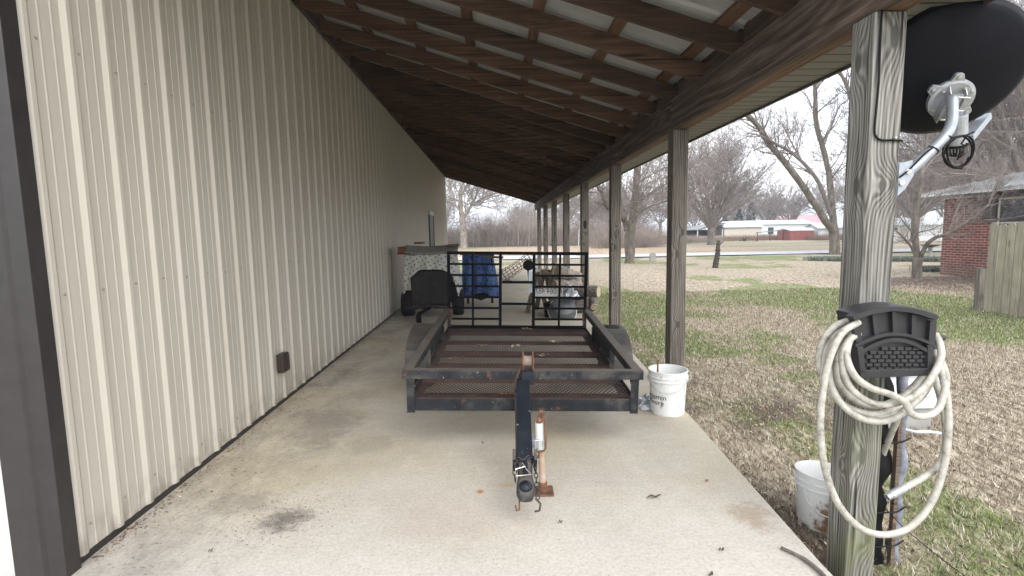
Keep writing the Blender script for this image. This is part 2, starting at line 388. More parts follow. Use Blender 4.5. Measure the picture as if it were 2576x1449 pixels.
def leaf_mat(name, stops):
    g = NG(name, .85); r = g.n('ShaderNodeNewGeometry').outputs['Random Per Island']; g.col(g.ramp(r, stops)); return g.m
M_BLADE = leaf_mat('dry_grass', [(0, (.08, .062, .04)), (.35, (.22, .175, .12)), (.65, (.39, .325, .24)), (.9, (.56, .50, .40)), (1, (.70, .65, .56))])
M_BLADEG = leaf_mat('green_grass', [(0, (.03, .055, .008)), (.45, (.095, .165, .022)), (.8, (.18, .27, .045)), (1, (.33, .35, .15))])
M_LEAF = leaf_mat('dead_leaf', [(0, (.05, .032, .022)), (.4, (.16, .105, .07)), (.7, (.34, .25, .175)), (1, (.58, .49, .39))])

# ------------------------------------------------------------ ground
LZ = -.10                                                # lawn level
def lawn_h(x, y):
    h = LZ + .035*mnoise.noise(Vector((x*.25, y*.25, 0))) + .012*mnoise.noise(Vector((x*1.3, y*1.3, 3)))
    h -= .14*max(0, min(1, (4.2-y)/1.4))*max(0, min(1, (5.5-x)/2.5))
    return h
def green_mask(x, y):
    v = mnoise.noise(Vector((x*.32, y*.20, 5)))*.9 + mnoise.noise(Vector((x*1.1, y*.8, 9)))*.5 + mnoise.noise(Vector((x*3, y*2.6, 1)))*.25 - .12
    def blob(cx, cy, rx, ry, a):
        return a*math.exp(-(((x-cx)/rx)**2 + ((y-cy)/ry)**2))
    v += blob(6, 11.5, 6, 2.6, .65) + blob(7, 8.2, 3, 1.0, .3) + blob(9, 7.4, 2.2, 1.3, .6) + blob(2.9, 2.0, .9, .8, .8) + blob(2.6, 3.7, .7, .9, .4) + blob(3.0, 6.6, .8, 1.6, .5)
    v += blob(12, 10, 4, 1.5, .35) - blob(4.6, 5.0, 1.7, 2.0, .55) - blob(8, 17, 7, 3, .35) - blob(13, 14.5, 3, 1.6, 1.2)
    if y > 30: v = mnoise.noise(Vector((x*.12, y*.25, 5)))*.6 - .05
    return max(0, min(1, .5 + v*1.6))
def dirt_mask(x, y):
    v = 0
    e = x - 1.55
    if 0 < y < 21: v = math.exp(-(e/.42)**2)*(.55 + .6*mnoise.noise(Vector((x*2, y*1.2, 2))))
    v += .9*math.exp(-(((x-2.6)/.8)**2 + ((y-4.1)/.55)**2))*(.6+mnoise.noise(Vector((x*2.5, y*2.5, 4))))
    v += .95*math.exp(-(((x-13)/2.8)**4 + ((y-13.4)/2.1)**4)) + .25*max(0, mnoise.noise(Vector((x*.6, y*.6, 12))))
    return max(0, min(1, v))
def lawn_mat():
    g = NG('lawn_soil_and_turf', .95)
    a = g.n('ShaderNodeAttribute', attribute_name='green').outputs['Fac']; d = g.n('ShaderNodeAttribute', attribute_name='dirt').outputs['Fac']
    n = g.noise(g.map(g.obj, (1, .5, 1)), 3.0, 7, .72); n2 = g.noise(g.map(g.obj, (1, .35, 1)), 22, 5, .7)
    dry = g.ramp(n2, [(.34, (.11, .085, .06)), (.5, (.31, .255, .185)), (.66, (.58, .51, .41))])
    grn = g.ramp(n2, [(.32, (.045, .06, .016)), (.5, (.13, .16, .045)), (.7, (.36, .36, .21))])
    dr = g.ramp(n2, [(.3, (.06, .042, .032)), (.6, (.135, .098, .075)), (.75, (.24, .185, .14))])
    f = g.rng(g.M('ADD', a, g.M('MULTIPLY', g.M('SUBTRACT', n, .5), 1.3)), .42, .72)
    c = g.mix(g.M('MULTIPLY', f, .85), dry, grn)
    c = g.mix(g.rng(g.M('ADD', d, g.M('MULTIPLY', g.M('SUBTRACT', n, .5), .8)), .35, .7), c, dr)
    o = g.sep(g.obj)                                     # fallen leaves beyond the road
    lf = g.M('MULTIPLY', g.rng(o[1], 33, 36), g.rng(o[1], 60, 50))
    lf = g.M('MULTIPLY', lf, g.M('MULTIPLY', g.rng(o[0], 26, 12), g.rng(g.noise(g.map(g.obj, (1, .4, 1)), .9, 5, .7), .30, .48)))
    c = g.mix(g.M('MULTIPLY', lf, .9), c, g.ramp(n2, [(.36, (.20, .125, .08)), (.62, (.50, .37, .27))]))
    g.col(c); g.bump(g.M('ADD', n2, n), .6, .05); return g.m
def axis_pts(segs):
    out = []
    for a, b, st in segs:
        k = max(1, int(round((b-a)/st))); out += [a+(b-a)*i/k for i in range(k)]
    return out + [segs[-1][1]]
xs = axis_pts([(-900, -60, 140), (-60, -4, 8), (-4, 1.2, 1.3), (1.2, 9, .14), (9, 20, .4), (20, 60, 2), (60, 1200, 120)])
ys = axis_pts([(-60, -4, 14), (-4, 1, 1), (1, 10, .14), (10, 26, .4), (26, 80, 2), (80, 1500, 120)])
mb = MB(); ga = []; da = []
for y in ys:
    for x in xs:
        inside = (x < 1.38 and y < 21)
        mb.v.append((x, y, -.16 if inside else lawn_h(x, y))); ga.append(green_mask(x, y)); da.append(dirt_mask(x, y))
nx = len(xs)
for j in range(len(ys)-1):
    for i in range(nx-1): mb.f.append((j*nx+i, j*nx+i+1, (j+1)*nx+i+1, (j+1)*nx+i)); mb.mi.append(0)
lawn = mb.build('lawn', lawn_mat(), smooth=True, kind='structure')
for nm, arr in (('green', ga), ('dirt', da)):
    at_ = lawn.data.attributes.new(nm, 'FLOAT', 'POINT'); at_.data.foreach_set('value', arr)

def conc_mat():
    g = NG('concrete_slab', .8); o = g.sep(g.obj); n = g.noise(g.obj, 1.3, 6, .6); f = g.noise(g.obj, 60, 4, .7); st = g.noise(g.map(g.obj, (.5, 5, 1)), 3, 4, .6)
    c = g.ramp(n, [(.3, (.385, .342, .278)), (.55, (.48, .437, .362)), (.75, (.55, .51, .44))])
    c = g.mix(g.M('MULTIPLY', g.rng(st, .4, .7), .3), c, (.53, .50, .45))
    c = g.mix(g.M('MULTIPLY', g.rng(o[1], 3.2, 2.0), .55), c, (.55, .525, .50))  # whiter toward the open end: sky light painted into the slab colour
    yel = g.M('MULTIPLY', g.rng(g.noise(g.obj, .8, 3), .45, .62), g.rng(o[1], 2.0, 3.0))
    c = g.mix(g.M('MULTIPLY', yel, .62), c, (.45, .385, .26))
    c = g.mix(g.M('MULTIPLY', g.rng(f, .42, .68), .46), c, (.24, .21, .175))
    pk = g.noise(g.obj, 11, 6, .75); c = g.mix(g.M('MULTIPLY', g.rng(pk, .54, .70), .30), c, (.30, .27, .23)); c = g.mix(g.M('MULTIPLY', g.rng(pk, .46, .30), .35), c, (.60, .58, .54))
    pit = g.vor(g.obj, 26); c = g.mix(g.M('MULTIPLY', g.M('MULTIPLY', g.rng(pit, .13, .07), g.rng(g.noise(g.obj, 5, 3), .50, .58)), .55), c, (.16, .14, .12))
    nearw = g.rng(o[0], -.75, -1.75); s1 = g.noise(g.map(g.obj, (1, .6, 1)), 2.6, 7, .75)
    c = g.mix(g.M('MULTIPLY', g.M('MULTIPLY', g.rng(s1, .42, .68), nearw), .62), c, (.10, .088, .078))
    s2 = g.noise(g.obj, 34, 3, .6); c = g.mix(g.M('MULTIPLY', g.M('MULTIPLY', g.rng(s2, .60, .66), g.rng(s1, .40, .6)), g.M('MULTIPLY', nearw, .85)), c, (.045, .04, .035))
    def spot(cx, cy, rx, ry, col, k, c):
        v = g.M('ADD', g.M('POWER', g.M('DIVIDE', g.M('SUBTRACT', o[0], cx), rx), 2), g.M('POWER', g.M('DIVIDE', g.M('SUBTRACT', o[1], cy), ry), 2))
        v = g.M('ADD', v, g.M('MULTIPLY', g.M('SUBTRACT', g.noise(g.obj, 9, 8, .85), .5), 4.6))
        return g.mix(g.M('MULTIPLY', g.rng(v, 1.0, .1), k), c, col)
    c = spot(-1.13, 2.56, .15, .13, (.07, .062, .06), .7, c)
    c = spot(-1.45, 2.75, .22, .16, (.12, .105, .09), .42, c)
    c = spot(-1.35, 3.9, .30, .55, (.12, .105, .09), .42, c)
    c = spot(-.9, 3.5, .2, .2, (.16, .145, .125), .3, c)
    c = spot(-.115, 2.79, .022, .03, (.42, .15, .04), 1, c)
    c = spot(0.05, 2.86, .10, .03, (.45, .30, .14), .6, c)
    c = spot(1.30, 2.45, .13, .16, (.27, .19, .12), .6, c)
    c = spot(-.2, 2.55, .5, .3, (.36, .27, .22), .18, c)
    vz = g.vor(g.obj, 2.2, 'DISTANCE_TO_EDGE'); crk = g.M('MULTIPLY', g.rng(vz, .006, .002), g.rng(g.noise(g.obj, 1.1, 2), .52, .60))
    c = g.mix(g.M('MULTIPLY', crk, .25), c, (.30, .26, .21))
    g.col(c); g.bump(g.M('ADD', g.M('MULTIPLY', f, .4), n), .25, .01); return g.m
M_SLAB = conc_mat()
mb = MB()
edge = [(-6, 1.38), (2.05, 1.415), (3.8, 1.53), (5.1, 1.6), (6.4, 1.68), (20.6, 1.74)]
poly = [(-1.99, 2.12, 0), (-1.99, 20.6, 0)] + [(x, y, 0) for y, x in reversed(edge)] + [(-9, -6, 0), (-9, 2.12, 0)]
mb.prism([(x, y, z) for x, y, z in reversed(poly)][::-1], (0, 0, -.14))
slab = mb.build('concrete_slab', M_SLAB, kind='structure', bevel=.006)
# road
g = NG('road_asphalt', .85); g.col(g.ramp(g.noise(g.map(g.obj, (.4, 1, 1)), 2, 6, .7), [(.3, (.36, .37, .39)), (.7, (.50, .51, .53))])); M_ROAD = g.m
mb = MB(); mb.grid(lambda u, v: (-120+320*u, (32.6 - .10*(-120+320*u)*.22) - 2.3 + 3.9*v + (0.0), LZ+.065 + .03*math.sin(v*math.pi)), 60, 4)
mb.build('road', M_ROAD, smooth=True, kind='structure')

# ------------------------------------------------------------ metal building
WX = -1.94; Y0 = 2.28; PIT = .2286; YE = 20.95
bld = thing('metal_building', 'long metal building side with vertical cream tan ribbed panels and dark brown corner trim', 'building', (WX, 2.2, 0))
prof = [(Y0-.10, 0)]
k = 0
while True:
    yc = Y0 + k*PIT
    if yc > YE-.05: break
    prof += [(yc-.034, 0), (yc-.011, .015), (yc+.011, .015), (yc+.034, 0)]
    for q in (.082, .150):
        yy = yc+q
        if yy < YE-.03: prof += [(yy-.008, 0), (yy-.003, .0022), (yy+.003, .0022), (yy+.008, 0)]
    k += 1
prof.append((YE, 0)); NR = k
zs = [.035, .6, 1.3, 2.2, 3.1, 4.1]
mb = MB(); n = len(prof)
for z in zs:
    for y, h in prof: mb.v.append((WX+h, y, z))
for j in range(len(zs)-1):
    for i in range(n-1): mb.f.append((j*n+i, (j+1)*n+i, (j+1)*n+i+1, j*n+i+1)[::-1]); mb.mi.append(0)
wallo = mb.build('wall', M_WALL, bld)
mb = MB(); mb.box(WX-.35, Y0-.05, 0, WX-.004, YE+.0, 4.3)
mb.build('wall_core', M_DARK, bld)
mb = MB(); mb.box(WX-.04, Y0-.03, 0, WX+.004, YE-.01, .034); mb.build('base_trim', M_TRIM, bld)
mb = MB()
mb.prism([(-2.108, 2.125, -.02), (-1.985, 2.125, -.02), (-1.972, 2.14, -.02), (-1.916, 2.155, -.02), (-1.916, 2.235, -.02), (-1.955, 2.245, -.02), (-2.108, 2.245, -.02)][::-1], (0, 0, 4.3))
mb.build('corner_trim', M_TRIM, bld, bevel=.003)
mb = MB()
prof2 = [(-2.1, 0)]; x = -2.2
while x > -6: prof2 += [(x+.034, 0), (x+.013, .019), (x-.013, .019), (x-.034, 0)]; x -= PIT
prof2.append((-6.2, 0))
for z in (-.01, 4.3):
    for x, h in prof2: mb.v.append((x, 2.16-h, z))
nn = len(prof2)
for i in range(nn-1): mb.f.append((i, nn+i, nn+i+1, i+1)[::-1]); mb.mi.append(0)
mb.build('front_wall', M_WHITEWALL, bld)
mb = MB(); mb.box(-6.2, YE-.01, 0, WX+.002, YE+.06, 4.3); mb.build('end_wall', M_WALL, bld)
mb = MB()
for k in range(NR):
    for z in (.16, 1.25, 2.35, 3.35):
        y = Y0+k*PIT+.055+random.uniform(-.003, .003)
        if 15.0 < y < 16.3: continue
        mb.lathe([(.0075, 0), (.0075, .001), (.0045, .002), (.0045, .006), (0.0001, .0065)], (WX+.0005, y, z+random.uniform(-.01, .01)), (1, 0, 0), n=6)
mb.build('screw_heads', simple('screw_tan', (.30, .27, .22), .4), bld, kind='stuff')
door = MB().box(WX-.02, 15.2, .03, WX+.032, 16.12, 2.08).build('door', M_TRIM, bld)
MB().box(WX-.01, 15.14, 2.08, WX+.05, 16.18, 2.20).build('lintel', M_WHITEWALL, door)
fm = MB(); fm.box(WX-.01, 15.13, .03, WX+.045, 15.2, 2.08); fm.box(WX-.01, 16.12, .03, WX+.045, 16.19, 2.08); fm.build('frame', M_TRIM, door)
MB().lathe([(.001, 0), (.028, .01), (.03, .035), (.012, .05), (.012, .06)][::-1], (WX+.034, 15.28, 1.0), (1, 0, 0), 12).build('handle', M_BOLT, door, smooth=True)
mb = MB(); mb.box(WX+.018, 4.40, .30, WX+.075, 4.53, .465)
ob = mb.build('outlet_cover', simple('outlet_bronze', (.030, .022, .017), .5, var=.6, scale=30), bld, bevel=.006)
mb = MB(); mb.box(WX+.0755, 4.415, .315, WX+.083, 4.515, .45); mb.build('lid', M_TRIM, ob, bevel=.003)

# ------------------------------------------------------------ lean-to roof
S_ = .308; BX = 1.63
def rz(x): return 2.665 + S_*(BX-x)                       # underside of the rafters
RD = .142; PT = .038
roof = thing('lean_to_roof', 'open lean-to roof of dark brown rafters and purlins under pale metal sheets', 'roof', (0, 2, 2.6))
RY = [2.05] + [2.905+.61*i - .61 for i in range(31)]
def rafter_mesh(y, x0=-1.90, x1=2.14):
    mb = MB(); t = .038
    mb.prism([(x0, y, rz(x0)), (BX+.14, y, rz(BX+.14)), (x1, y, rz(x1)+.05), (x1, y, rz(x1)+RD), (x0, y, rz(x0)+RD)], (0, t, 0)); return mb
base = rafter_mesh(0).build('rafter', W_RAFT, roof, local=False)
base.location = (0, RY[0], 0)
for y in RY[1:]:
    c = base.copy(); COL.objects.link(c); c.parent = roof
    c.location = (0, y+random.uniform(-.004, .004), random.uniform(-.0015, .0015)); c.rotation_euler = (0, 0, random.uniform(-.002, .002))
for i in range(7):
    x = -1.90 + .585*i + .0
    if i == 6: x = 1.56
    xx = [-1.94+.045, -1.36, -.78, -.2, .38, .97, 1.56][i]
    z = rz(xx)+RD+.003
    MB().bar((xx, 1.95, z+.019), (xx, 20.8, z+.019), .089, .038, up=(S_, 0, 1)).build('purlin', W_PURL, roof)
MB().bar((2.08, 1.95, rz(2.08)+RD+.022), (2.08, 20.8, rz(2.08)+RD+.022), .089, .038, up=(S_, 0, 1)).build('purlin', W_PURL, roof)
# roof sheet, ribbed
mb = MB(); prof3 = []
y = 1.9
while y < 20.9: prof3 += [(y, 0), (y+.15, 0), (y+.17, .018), (y+.20, .018), (y+.22, 0)]; y += PIT
for x in (-2.0, 2.24):
    for y, h in prof3: mb.v.append((x, y, rz(x)+RD+PT+.010+h))
nn = len(prof3)
for i in range(nn-1): mb.f.append((i, i+1, nn+i+1, nn+i)); mb.mi.append(0)
mb.build('roof_sheet', M_SHEET, roof, solid=.001)
# ledger at the wall, blocking over the beam
MB().box(WX+.022, 1.95, rz(WX)-.0, WX+.060, 20.8, rz(WX)+RD-.02).build('ledger_board', W_BEAM, roof)
mb = MB()
for i, y in enumerate(RY[:-1]):
    y1 = RY[i+1]
    if y1-y < .2: continue
    b = MB().box(1.70, y+.042, 2.655, 1.738, y1-.004, 2.84); b.build('blocking_board', W_BEAM, roof)
# beam: inner and outer ply, in lengths joined over the posts
PY = [2.2+2.44*i for i in range(8)]
joints = [1.97] + [PY[i]+.07 for i in (1, 3, 5)] + [20.4]
for i in range(len(joints)-1):
    MB().box(BX, joints[i]+.002, 2.385, BX+.040, joints[i+1]-.002, 2.660).build('beam_board', W_BEAM, roof, bevel=.003)
    MB().box(BX+.041, joints[i]+.002, 2.388, BX+.138, joints[i+1]-.002, 2.655).build('beam_core', W_BEAM2, roof)
MB().box(BX+.139, 1.97, 2.44, 2.13, 20.4, 2.452).build('soffit', M_SOFFIT, roof)
MB().box(2.131, 1.95, 2.425, 2.150, 20.45, 2.60).build('fascia', simple('fascia_brown', (.06, .05, .045), .5), roof)
# small things hung from the rafters
def hook(px, py, Y, h):
    p = atY(px, py, Y); mb = MB(); mb.tube([p+Vector((0, 0, h)), p, p+Vector((.03, 0, -.03)), p+Vector((.05, 0, .01))], .007, 6)
    mb.box(p.x-.03, p.y-.02, p.z+h-.02, p.x+.03, p.y+.02, p.z+h+.02)
    return mb
hook(1369, 415, 9.3, .14).build('ceiling_hook', M_RUST, label='rusty hook hanging from a rafter near the post row, nearer of two', cat='hook')
hook(1334, 478, 12.6, .16).build('ceiling_hook', M_RUST, label='rusty hook hanging from a far rafter, farther of two', cat='hook')
p = atY(1135, 442, 20.2); lamp = thing('eave_lamp', 'small white lamp under the far end of the porch roof by the wall', 'lamp', p)
MB().cyl(p, p+Vector((0, 0, .10)), .04, .05, 12).build('lamp_base', M_BLACK, lamp)
MB().lathe([(.001, -.07), (.045, -.055), (.055, -.01), (.03, .005)], p+Vector((.05, -.03, 0)), (0, 0, 1), 12).build('lamp_head', M_WHITEWALL, lamp, smooth=True)

# ------------------------------------------------------------ posts
plabels = ['nearest thick weathered grey post holding the satellite dish and the coiled hose',
           'brown weathered post behind the white paint bucket, second from camera',
           'brown post just right of the trailer fender, third from camera',
           'post with a dark oval knot hole at the right end of the trailer gate',
           'post between the log pile and the knot-holed post, fifth from camera',
           'post above the sawhorses, sixth from camera', 'slender-looking post second from the far end of the porch',
           'farthest post at the far end of the porch beam']
for i, y in enumerate(PY):
    t = thing('porch_post', plabels[i], 'post', (1.70, y+.072, 0), 'wooden posts along the porch edge')
    zt = 2.384
    mb = MB()
    mb.box(1.63, y, -.25, 1.77, y+.142, zt)
    mb.build('post_shaft', W_POST1 if i == 0 else W_POST, t, bevel=.006)
    if i == 3:
        p = Vector((1.70, y-.002, 1.62)); mb = MB()
        mb.lathe([(.001, 0), (.030, .001), (.038, -.004)], p, (0, -1, 0), 16)
        for j, v in enumerate(mb.v): mb.v[j] = (v[0], v[1], p.z+(v[2]-p.z)*2.3)
        mb.build('knot_hole', M_DARK, t, smooth=True)

# ------------------------------------------------------------ trailer (local frame: x right, y back)
TR = thing('utility_trailer', 'black open utility trailer with rusty mesh floor and upright barred ramp gate', 'trailer', (.157, 3.35, 0), rot=(R(1.9), R(1.5), R(-1.5)))
HW = .775; TL = 2.28; ZB = .275; ZD = .345; ZT = .565
def TB(mb, name, mat, parent=TR, **k): return mb.build(name, mat, parent, local=True, **k)
A = .006
mb = MB()   # base angle: vertical leg + flange
mb.box(-HW, 0, ZB, HW, A, ZB+.088); mb.box(-HW+.01, A+.001, ZB, HW-.01, .05, ZB+A)
TB(mb, 'front_base_bar', M_STEEL, bevel=.002)
for s in (-1, 1):
    mb = MB(); xo = s*HW
    mb.box(min(xo, xo-s*A), A+.002, ZB+.002, max(xo, xo-s*A), TL, ZB+.088); mb.box(min(xo-s*A*1.1, xo-s*.05), A+.06, ZB+.002, max(xo-s*A*1.1, xo-s*.05), TL, ZB+.008)
    TB(mb, 'side_base_bar', M_STEEL, bevel=.002)
mb = MB(); mb.box(-HW, TL+.001, ZB, HW, TL+A, ZB+.08); TB(mb, 'rear_base_bar', M_STEEL)
# top rails: flange out on top, leg down
mb = MB(); mb.box(-HW-.03, -.035, ZT, HW+.03, .020, ZT+A); mb.box(-HW-.03, -.035, ZT-.055, HW+.03, -.029, ZT-.001); TB(mb, 'front_top_rail', M_STEEL, bevel=.002)
for s in (-1, 1):
    mb = MB()
    x0, x1 = sorted((s*(HW+.03), s*(HW-.035))); mb.box(x0, .021, ZT-.001, x1, TL-.02, ZT+A-.002)
    x0, x1 = sorted((s*(HW-.035), s*(HW-.029))); mb.box(x0, .021, ZT-.055, x1, TL-.02, ZT-.002)
    TB(mb, 'side_top_rail', M_STEEL, bevel=.002)
    for yy in (-.005, .72, 1.62, TL-.06):
        mb = MB(); xo = s*(HW-.004) if yy > 0 else s*(HW+.0)
        if yy < 0:
            x0, x1 = sorted((xo+s*.008, xo-s*.045)); mb.box(x0, yy-.006, ZB-.01, x1, yy, ZT-.056)
            x0, x1 = sorted((xo+s*.008, xo+s*.002)); mb.box(x0, yy+.001, ZB-.01, x1, yy+.05, ZT-.056)
        else:
            x0, x1 = sorted((xo, xo-s*.006)); mb.box(x0, yy, ZB+.09, x1, yy+.045, ZT-.002)
            x0, x1 = sorted((xo-s*.007, xo-s*.04)); mb.box(x0, yy+.0, ZB+.09, x1, yy+.006, ZT-.056)
        TB(mb, 'upright', M_STEEL)
    mb = MB(); x0, x1 = sorted((s*(HW+.002), s*(HW+.006))); mb.prism([(x0, .80, ZB+.09), (x0, 1.66, ZB+.09), (x0, 1.55, ZT-.003), (x0, .86, ZT-.003)], (x1-x0, 0, 0)); TB(mb, 'side_plate', M_STEEL)
    mb = MB(); x0, x1 = sorted((s*(HW-.03), s*(HW-.026))); mb.prism([(x0+0, -.004, ZT-.056), (x0, .15, ZT-.056), (x0, -.004, ZT-.16)], (x1-x0, 0, 0)); TB(mb, 'gusset', M_STEEL)
# crossmembers
for yy in (.16, .52, .90, 1.30, 1.70, 2.10):
    mb = MB(); mb.box(-HW+.01, yy-.025, ZD-.014, HW-.01, yy+.025, ZD-.009); mb.box(-HW+.01, yy-.025, ZD-.040, HW-.01, yy-.020, ZD-.015); TB(mb, 'crossmember', M_CROSS)
mb = MB()
# expanded-metal floor
step = .031; ang = R(58); mb = MB(); wd = .0043
def clipline(cx, s):
    # line through (cx,0) with slope s*tan(ang), clipped to the floor rectangle
    t = math.tan(ang)*s; x0, x1 = -HW+.02, HW-.02; pts = []
    ya, yb = (x0-cx)*t, (x1-cx)*t
    lo, hi = (x0, x1)
    if t > 0: lo = max(x0, cx); hi = min(x1, cx+(TL-.01)/t)
    else: hi = min(x1, cx); lo = max(x0, cx+(TL-.01)/t)
    if hi-lo < .01: return None
    return (lo, (lo-cx)*t), (hi, (hi-cx)*t)
for s in (-1, 1):
    cx = -6.0
    while cx < 6.0:
        q = clipline(cx, s)
        if q:
            (ax, ay), (bx_, by_) = q; zz = ZD + (.0015 if s > 0 else -.0015); ay += .008; by_ += .008
            nseg = max(1, int((bx_-ax)/.5)); 
            mb.bar((ax, ay, zz), (bx_, by_, zz), wd, .0032)
        cx += step/1.0
TB(mb, 'floor_mesh', M_MESH)
# gate
GZ0, GZ1 = ZD+.005, 1.205; GY = TL-.03; GW = .772
def gx(f): return -GW + 2*GW*f
gate = MB(); gp = []
gate.bar((-GW, GY, GZ0+.016), (GW, GY, GZ0+.016), .032, .032); gate.bar((-GW, GY, GZ1-.016), (GW, GY, GZ1-.016), .03, .034)
gate.bar((-GW+.016, GY, GZ0+.033), (-GW+.016, GY, GZ1-.034), .032, .03, up=(0, 1, 0)); gate.bar((GW-.016, GY, GZ0+.033), (GW-.016, GY, GZ1-.034), .032, .03, up=(0, 1, 0))
for f in (.379, .618): gate.bar((gx(f), GY, GZ0+.033), (gx(f), GY, GZ1-.034), .032, .028, up=(0, 1, 0))
gt = TB(gate, 'ramp_gate', M_GATE, bevel=.003)
hh = (GZ1-GZ0)/7
for f in (.182, .803): TB(MB().bar((gx(f), GY+.003, GZ0+.033), (gx(f), GY+.003, GZ1-.034), .022, .026, up=(0, 1, 0)), 'gate_bar', M_GATE, gt)
for a, b in ((0, .379), (.618, 1)):
    for k in range(1, 7):
        z = GZ1-.016-hh*k; TB(MB().bar((gx(a)+.033*(a == 0)+.017*(a > 0), GY-.002, z), (gx(b)-.033*(b == 1)-.017*(b < 1), GY-.002, z), .020, .022), 'gate_bar', M_GATE, gt)
for k in (2.62, 4.6):
    z = GZ1-.016-hh*k; TB(MB().bar((gx(.379)+.017, GY, z), (gx(.618)-.017, GY, z), .022, .026), 'gate_bar', M_GATE, gt)
for s in (-1, 1):   # latches and chain at the gate foot
    mb = MB(); mb.tube([(s*(HW-.02), GY-.06, ZT+.02), (s*(HW-.05), GY-.04, ZT-.05), (s*(HW-.04), GY-.03, ZD+.06)], .006, 6); TB(mb, 'gate_pin', M_RUST)
# wheels, fenders
for s in (-1, 1):
    yc = 1.50; zc = .235 + (.03 if s > 0 else -.01); x0 = s*(HW+.045); x1 = s*(HW+.215)
    wh = MB(); ax = (s, 0, 0)
    wh.lathe([(.17, 0), (.265, .0), (.283, .02), (.287, .05), (.287, .12), (.283, .15), (.265, .17), (.17, .17)], (x0, yc, zc), ax, 32)
    wo = TB(wh, 'wheel', M_TYRE, smooth=True)
    rm = MB(); rm.lathe([(.001, .12), (.05, .13), (.06, .10), (.15, .09), (.165, .15), (.172, .165), (.172, .01), (.10, .03), (.001, .03)], (x0, yc, zc), ax, 24); TB(rm, 'rim', M_WHITEWALL if False else M_GALV, wo, smooth=True)
    fd = MB(); xa, xb = sorted((s*(HW+.01), s*(HW+.235)))
    pts = [(1.5-.45*math.cos(t_*math.pi/14), .235+.305*math.sin(t_*math.pi/14)**.75) for t_ in range(15)]
    for i in range(len(pts)-1):
        (ya, za), (yb, zb) = pts[i], pts[i+1]
        fd.add([(xa, ya, za), (xb, ya, za), (xb, yb, zb), (xa, yb, zb)], [(0, 1, 2, 3)])
    xo = s*(HW+.235)
    ins = [(1.5-.42*math.cos(t_*math.pi/14), .235+.272*math.sin(t_*math.pi/14)**.75) for t_ in range(15)]
    for i in range(len(pts)-1):
        fd.add([(xo, *pts[i]), (xo, *pts[i+1]), (xo, *ins[i+1]), (xo, *ins[i])], [(0, 1, 2, 3)])
    TB(fd, 'fender', M_FEND, solid=.004, smooth=False)
TB(MB().cyl((-HW-.05, 1.5, .25), (HW+.05, 1.5, .25), .025, n=10), 'axle', M_STEEL)
# tongue (falls forward from the top rail), stand, coupler, jack
W2L = Matrix.LocRotScale(TR.location, TR.rotation_euler, None).inverted()
def tl(*p): return W2L @ Vector(p)
tA = tl(.165, 3.275, .485); tB = tl(.136, 2.62, .245)
TB(MB().bar(tA, tB, .086, .072), 'tongue', M_TONGUE, bevel=.004)
mb = MB(); mb.bar(tl(.162, 3.335, .30), tl(.164, 3.335, .51), .10, .05, up=(0, 1, 0)); mb.bar(tl(.115, 3.22, .40), tl(.098, 2.72, .21), .012, .10)
TB(mb, 'tongue_stand', M_STEEL)
d = (tB-tA).normalized(); cu, cv = frame(d); upv = (Vector((0, 0, 1)) - d*d.z).normalized(); sx = d.cross(upv).normalized()
mb = MB()
mb.bar(tB - d*.06 - sx*.058, tB + d*.02 - sx*.058, .016, .085, up=upv); mb.bar(tB - d*.06 + sx*.058, tB + d*.02 + sx*.058, .016, .085, up=upv)
mb.bar(tB - d*.05, tB + d*.0, .115, .010, up=upv)
TB(mb, 'coupler_collar', M_STEEL, bevel=.002)
cp = MB(); N = 9
prof_c = [(0, .040, .036), (.05, .041, .038), (.10, .038, .034), (.16, .046, .036), (.205, .047, .034), (.235, .036, .026), (.248, .016, .012)]
vsx = []
for (t, wdt, hgt) in prof_c:
    for k in range(16):
        a = 2*math.pi*k/16; ca, sa = math.cos(a), math.sin(a)
        q = lambda c_: math.copysign(abs(c_)**.6, c_)
        vsx.append(tB + d*t + sx*(q(ca)*wdt) + upv*(q(sa)*hgt))
fs = [(i*16+k, i*16+(k+1) % 16, (i+1)*16+(k+1) % 16, (i+1)*16+k) for i in range(len(prof_c)-1) for k in range(16)] + [tuple(range(15, -1, -1)), tuple(6*16+k for k in range(16))]
cp.add(vsx, fs); cpl = TB(cp, 'coupler', M_STEEL, smooth=True)
TB(MB().lathe([(.034, 0), (.034, .012), (.024, .024), (.001, .028)], tB+d*.19+upv*.026, upv, 18), 'ball_cap', M_TONGUE, cpl, smooth=True)
TB(MB().bar(tB+d*.0+upv*.045, tB+d*.125+upv*.052, .026, .012, up=upv), 'latch_lever', M_TONGUE, cpl, bevel=.003)
pw = [tB+d*.06+upv*.062+sx*.015, tB+d*.105+upv*.062-sx*.005, tB+d*.135+upv*.058-sx*.03, tB+d*.145+upv*.055+sx*.048, tB+d*.10+upv*.055+sx*.052, tB+d*.085+upv*.062+sx*.0]
for s_i in (1,): TB(MB().tube(pw, .0028, 6), 'lock_pin', M_BOLT, cpl)
def chain(pts, name):
    mb = MB(); L_ = 0; 
    segs = []
    for i in range(len(pts)-1):
        a, b = Vector(pts[i]), Vector(pts[i+1]); k = max(1, int((b-a).length/.024))
        for j in range(k): segs.append((a.lerp(b, j/k), a.lerp(b, (j+1)/k)))
    for i, (a, b) in enumerate(segs):
        dd = (b-a); c_ = (a+b)/2; u, v = frame(dd); sd_ = u if i % 2 else v; dn = dd.normalized(); ring = []
        for k in range(9):
            an = 2*math.pi*k/8; ring.append(c_ + dn*math.cos(an)*.018 + sd_*math.sin(an)*.010)
        mb.tube(ring, .0032, 5)
    return TB(mb, name, M_STEEL, smooth=True)
chain([tB-sx*.05+upv*.03, tB+d*.06-sx*.058-upv*.01, tB+d*.17-sx*.060-upv*.03, tB+d*.20-sx*.065-upv*.05], 'safety_chain')
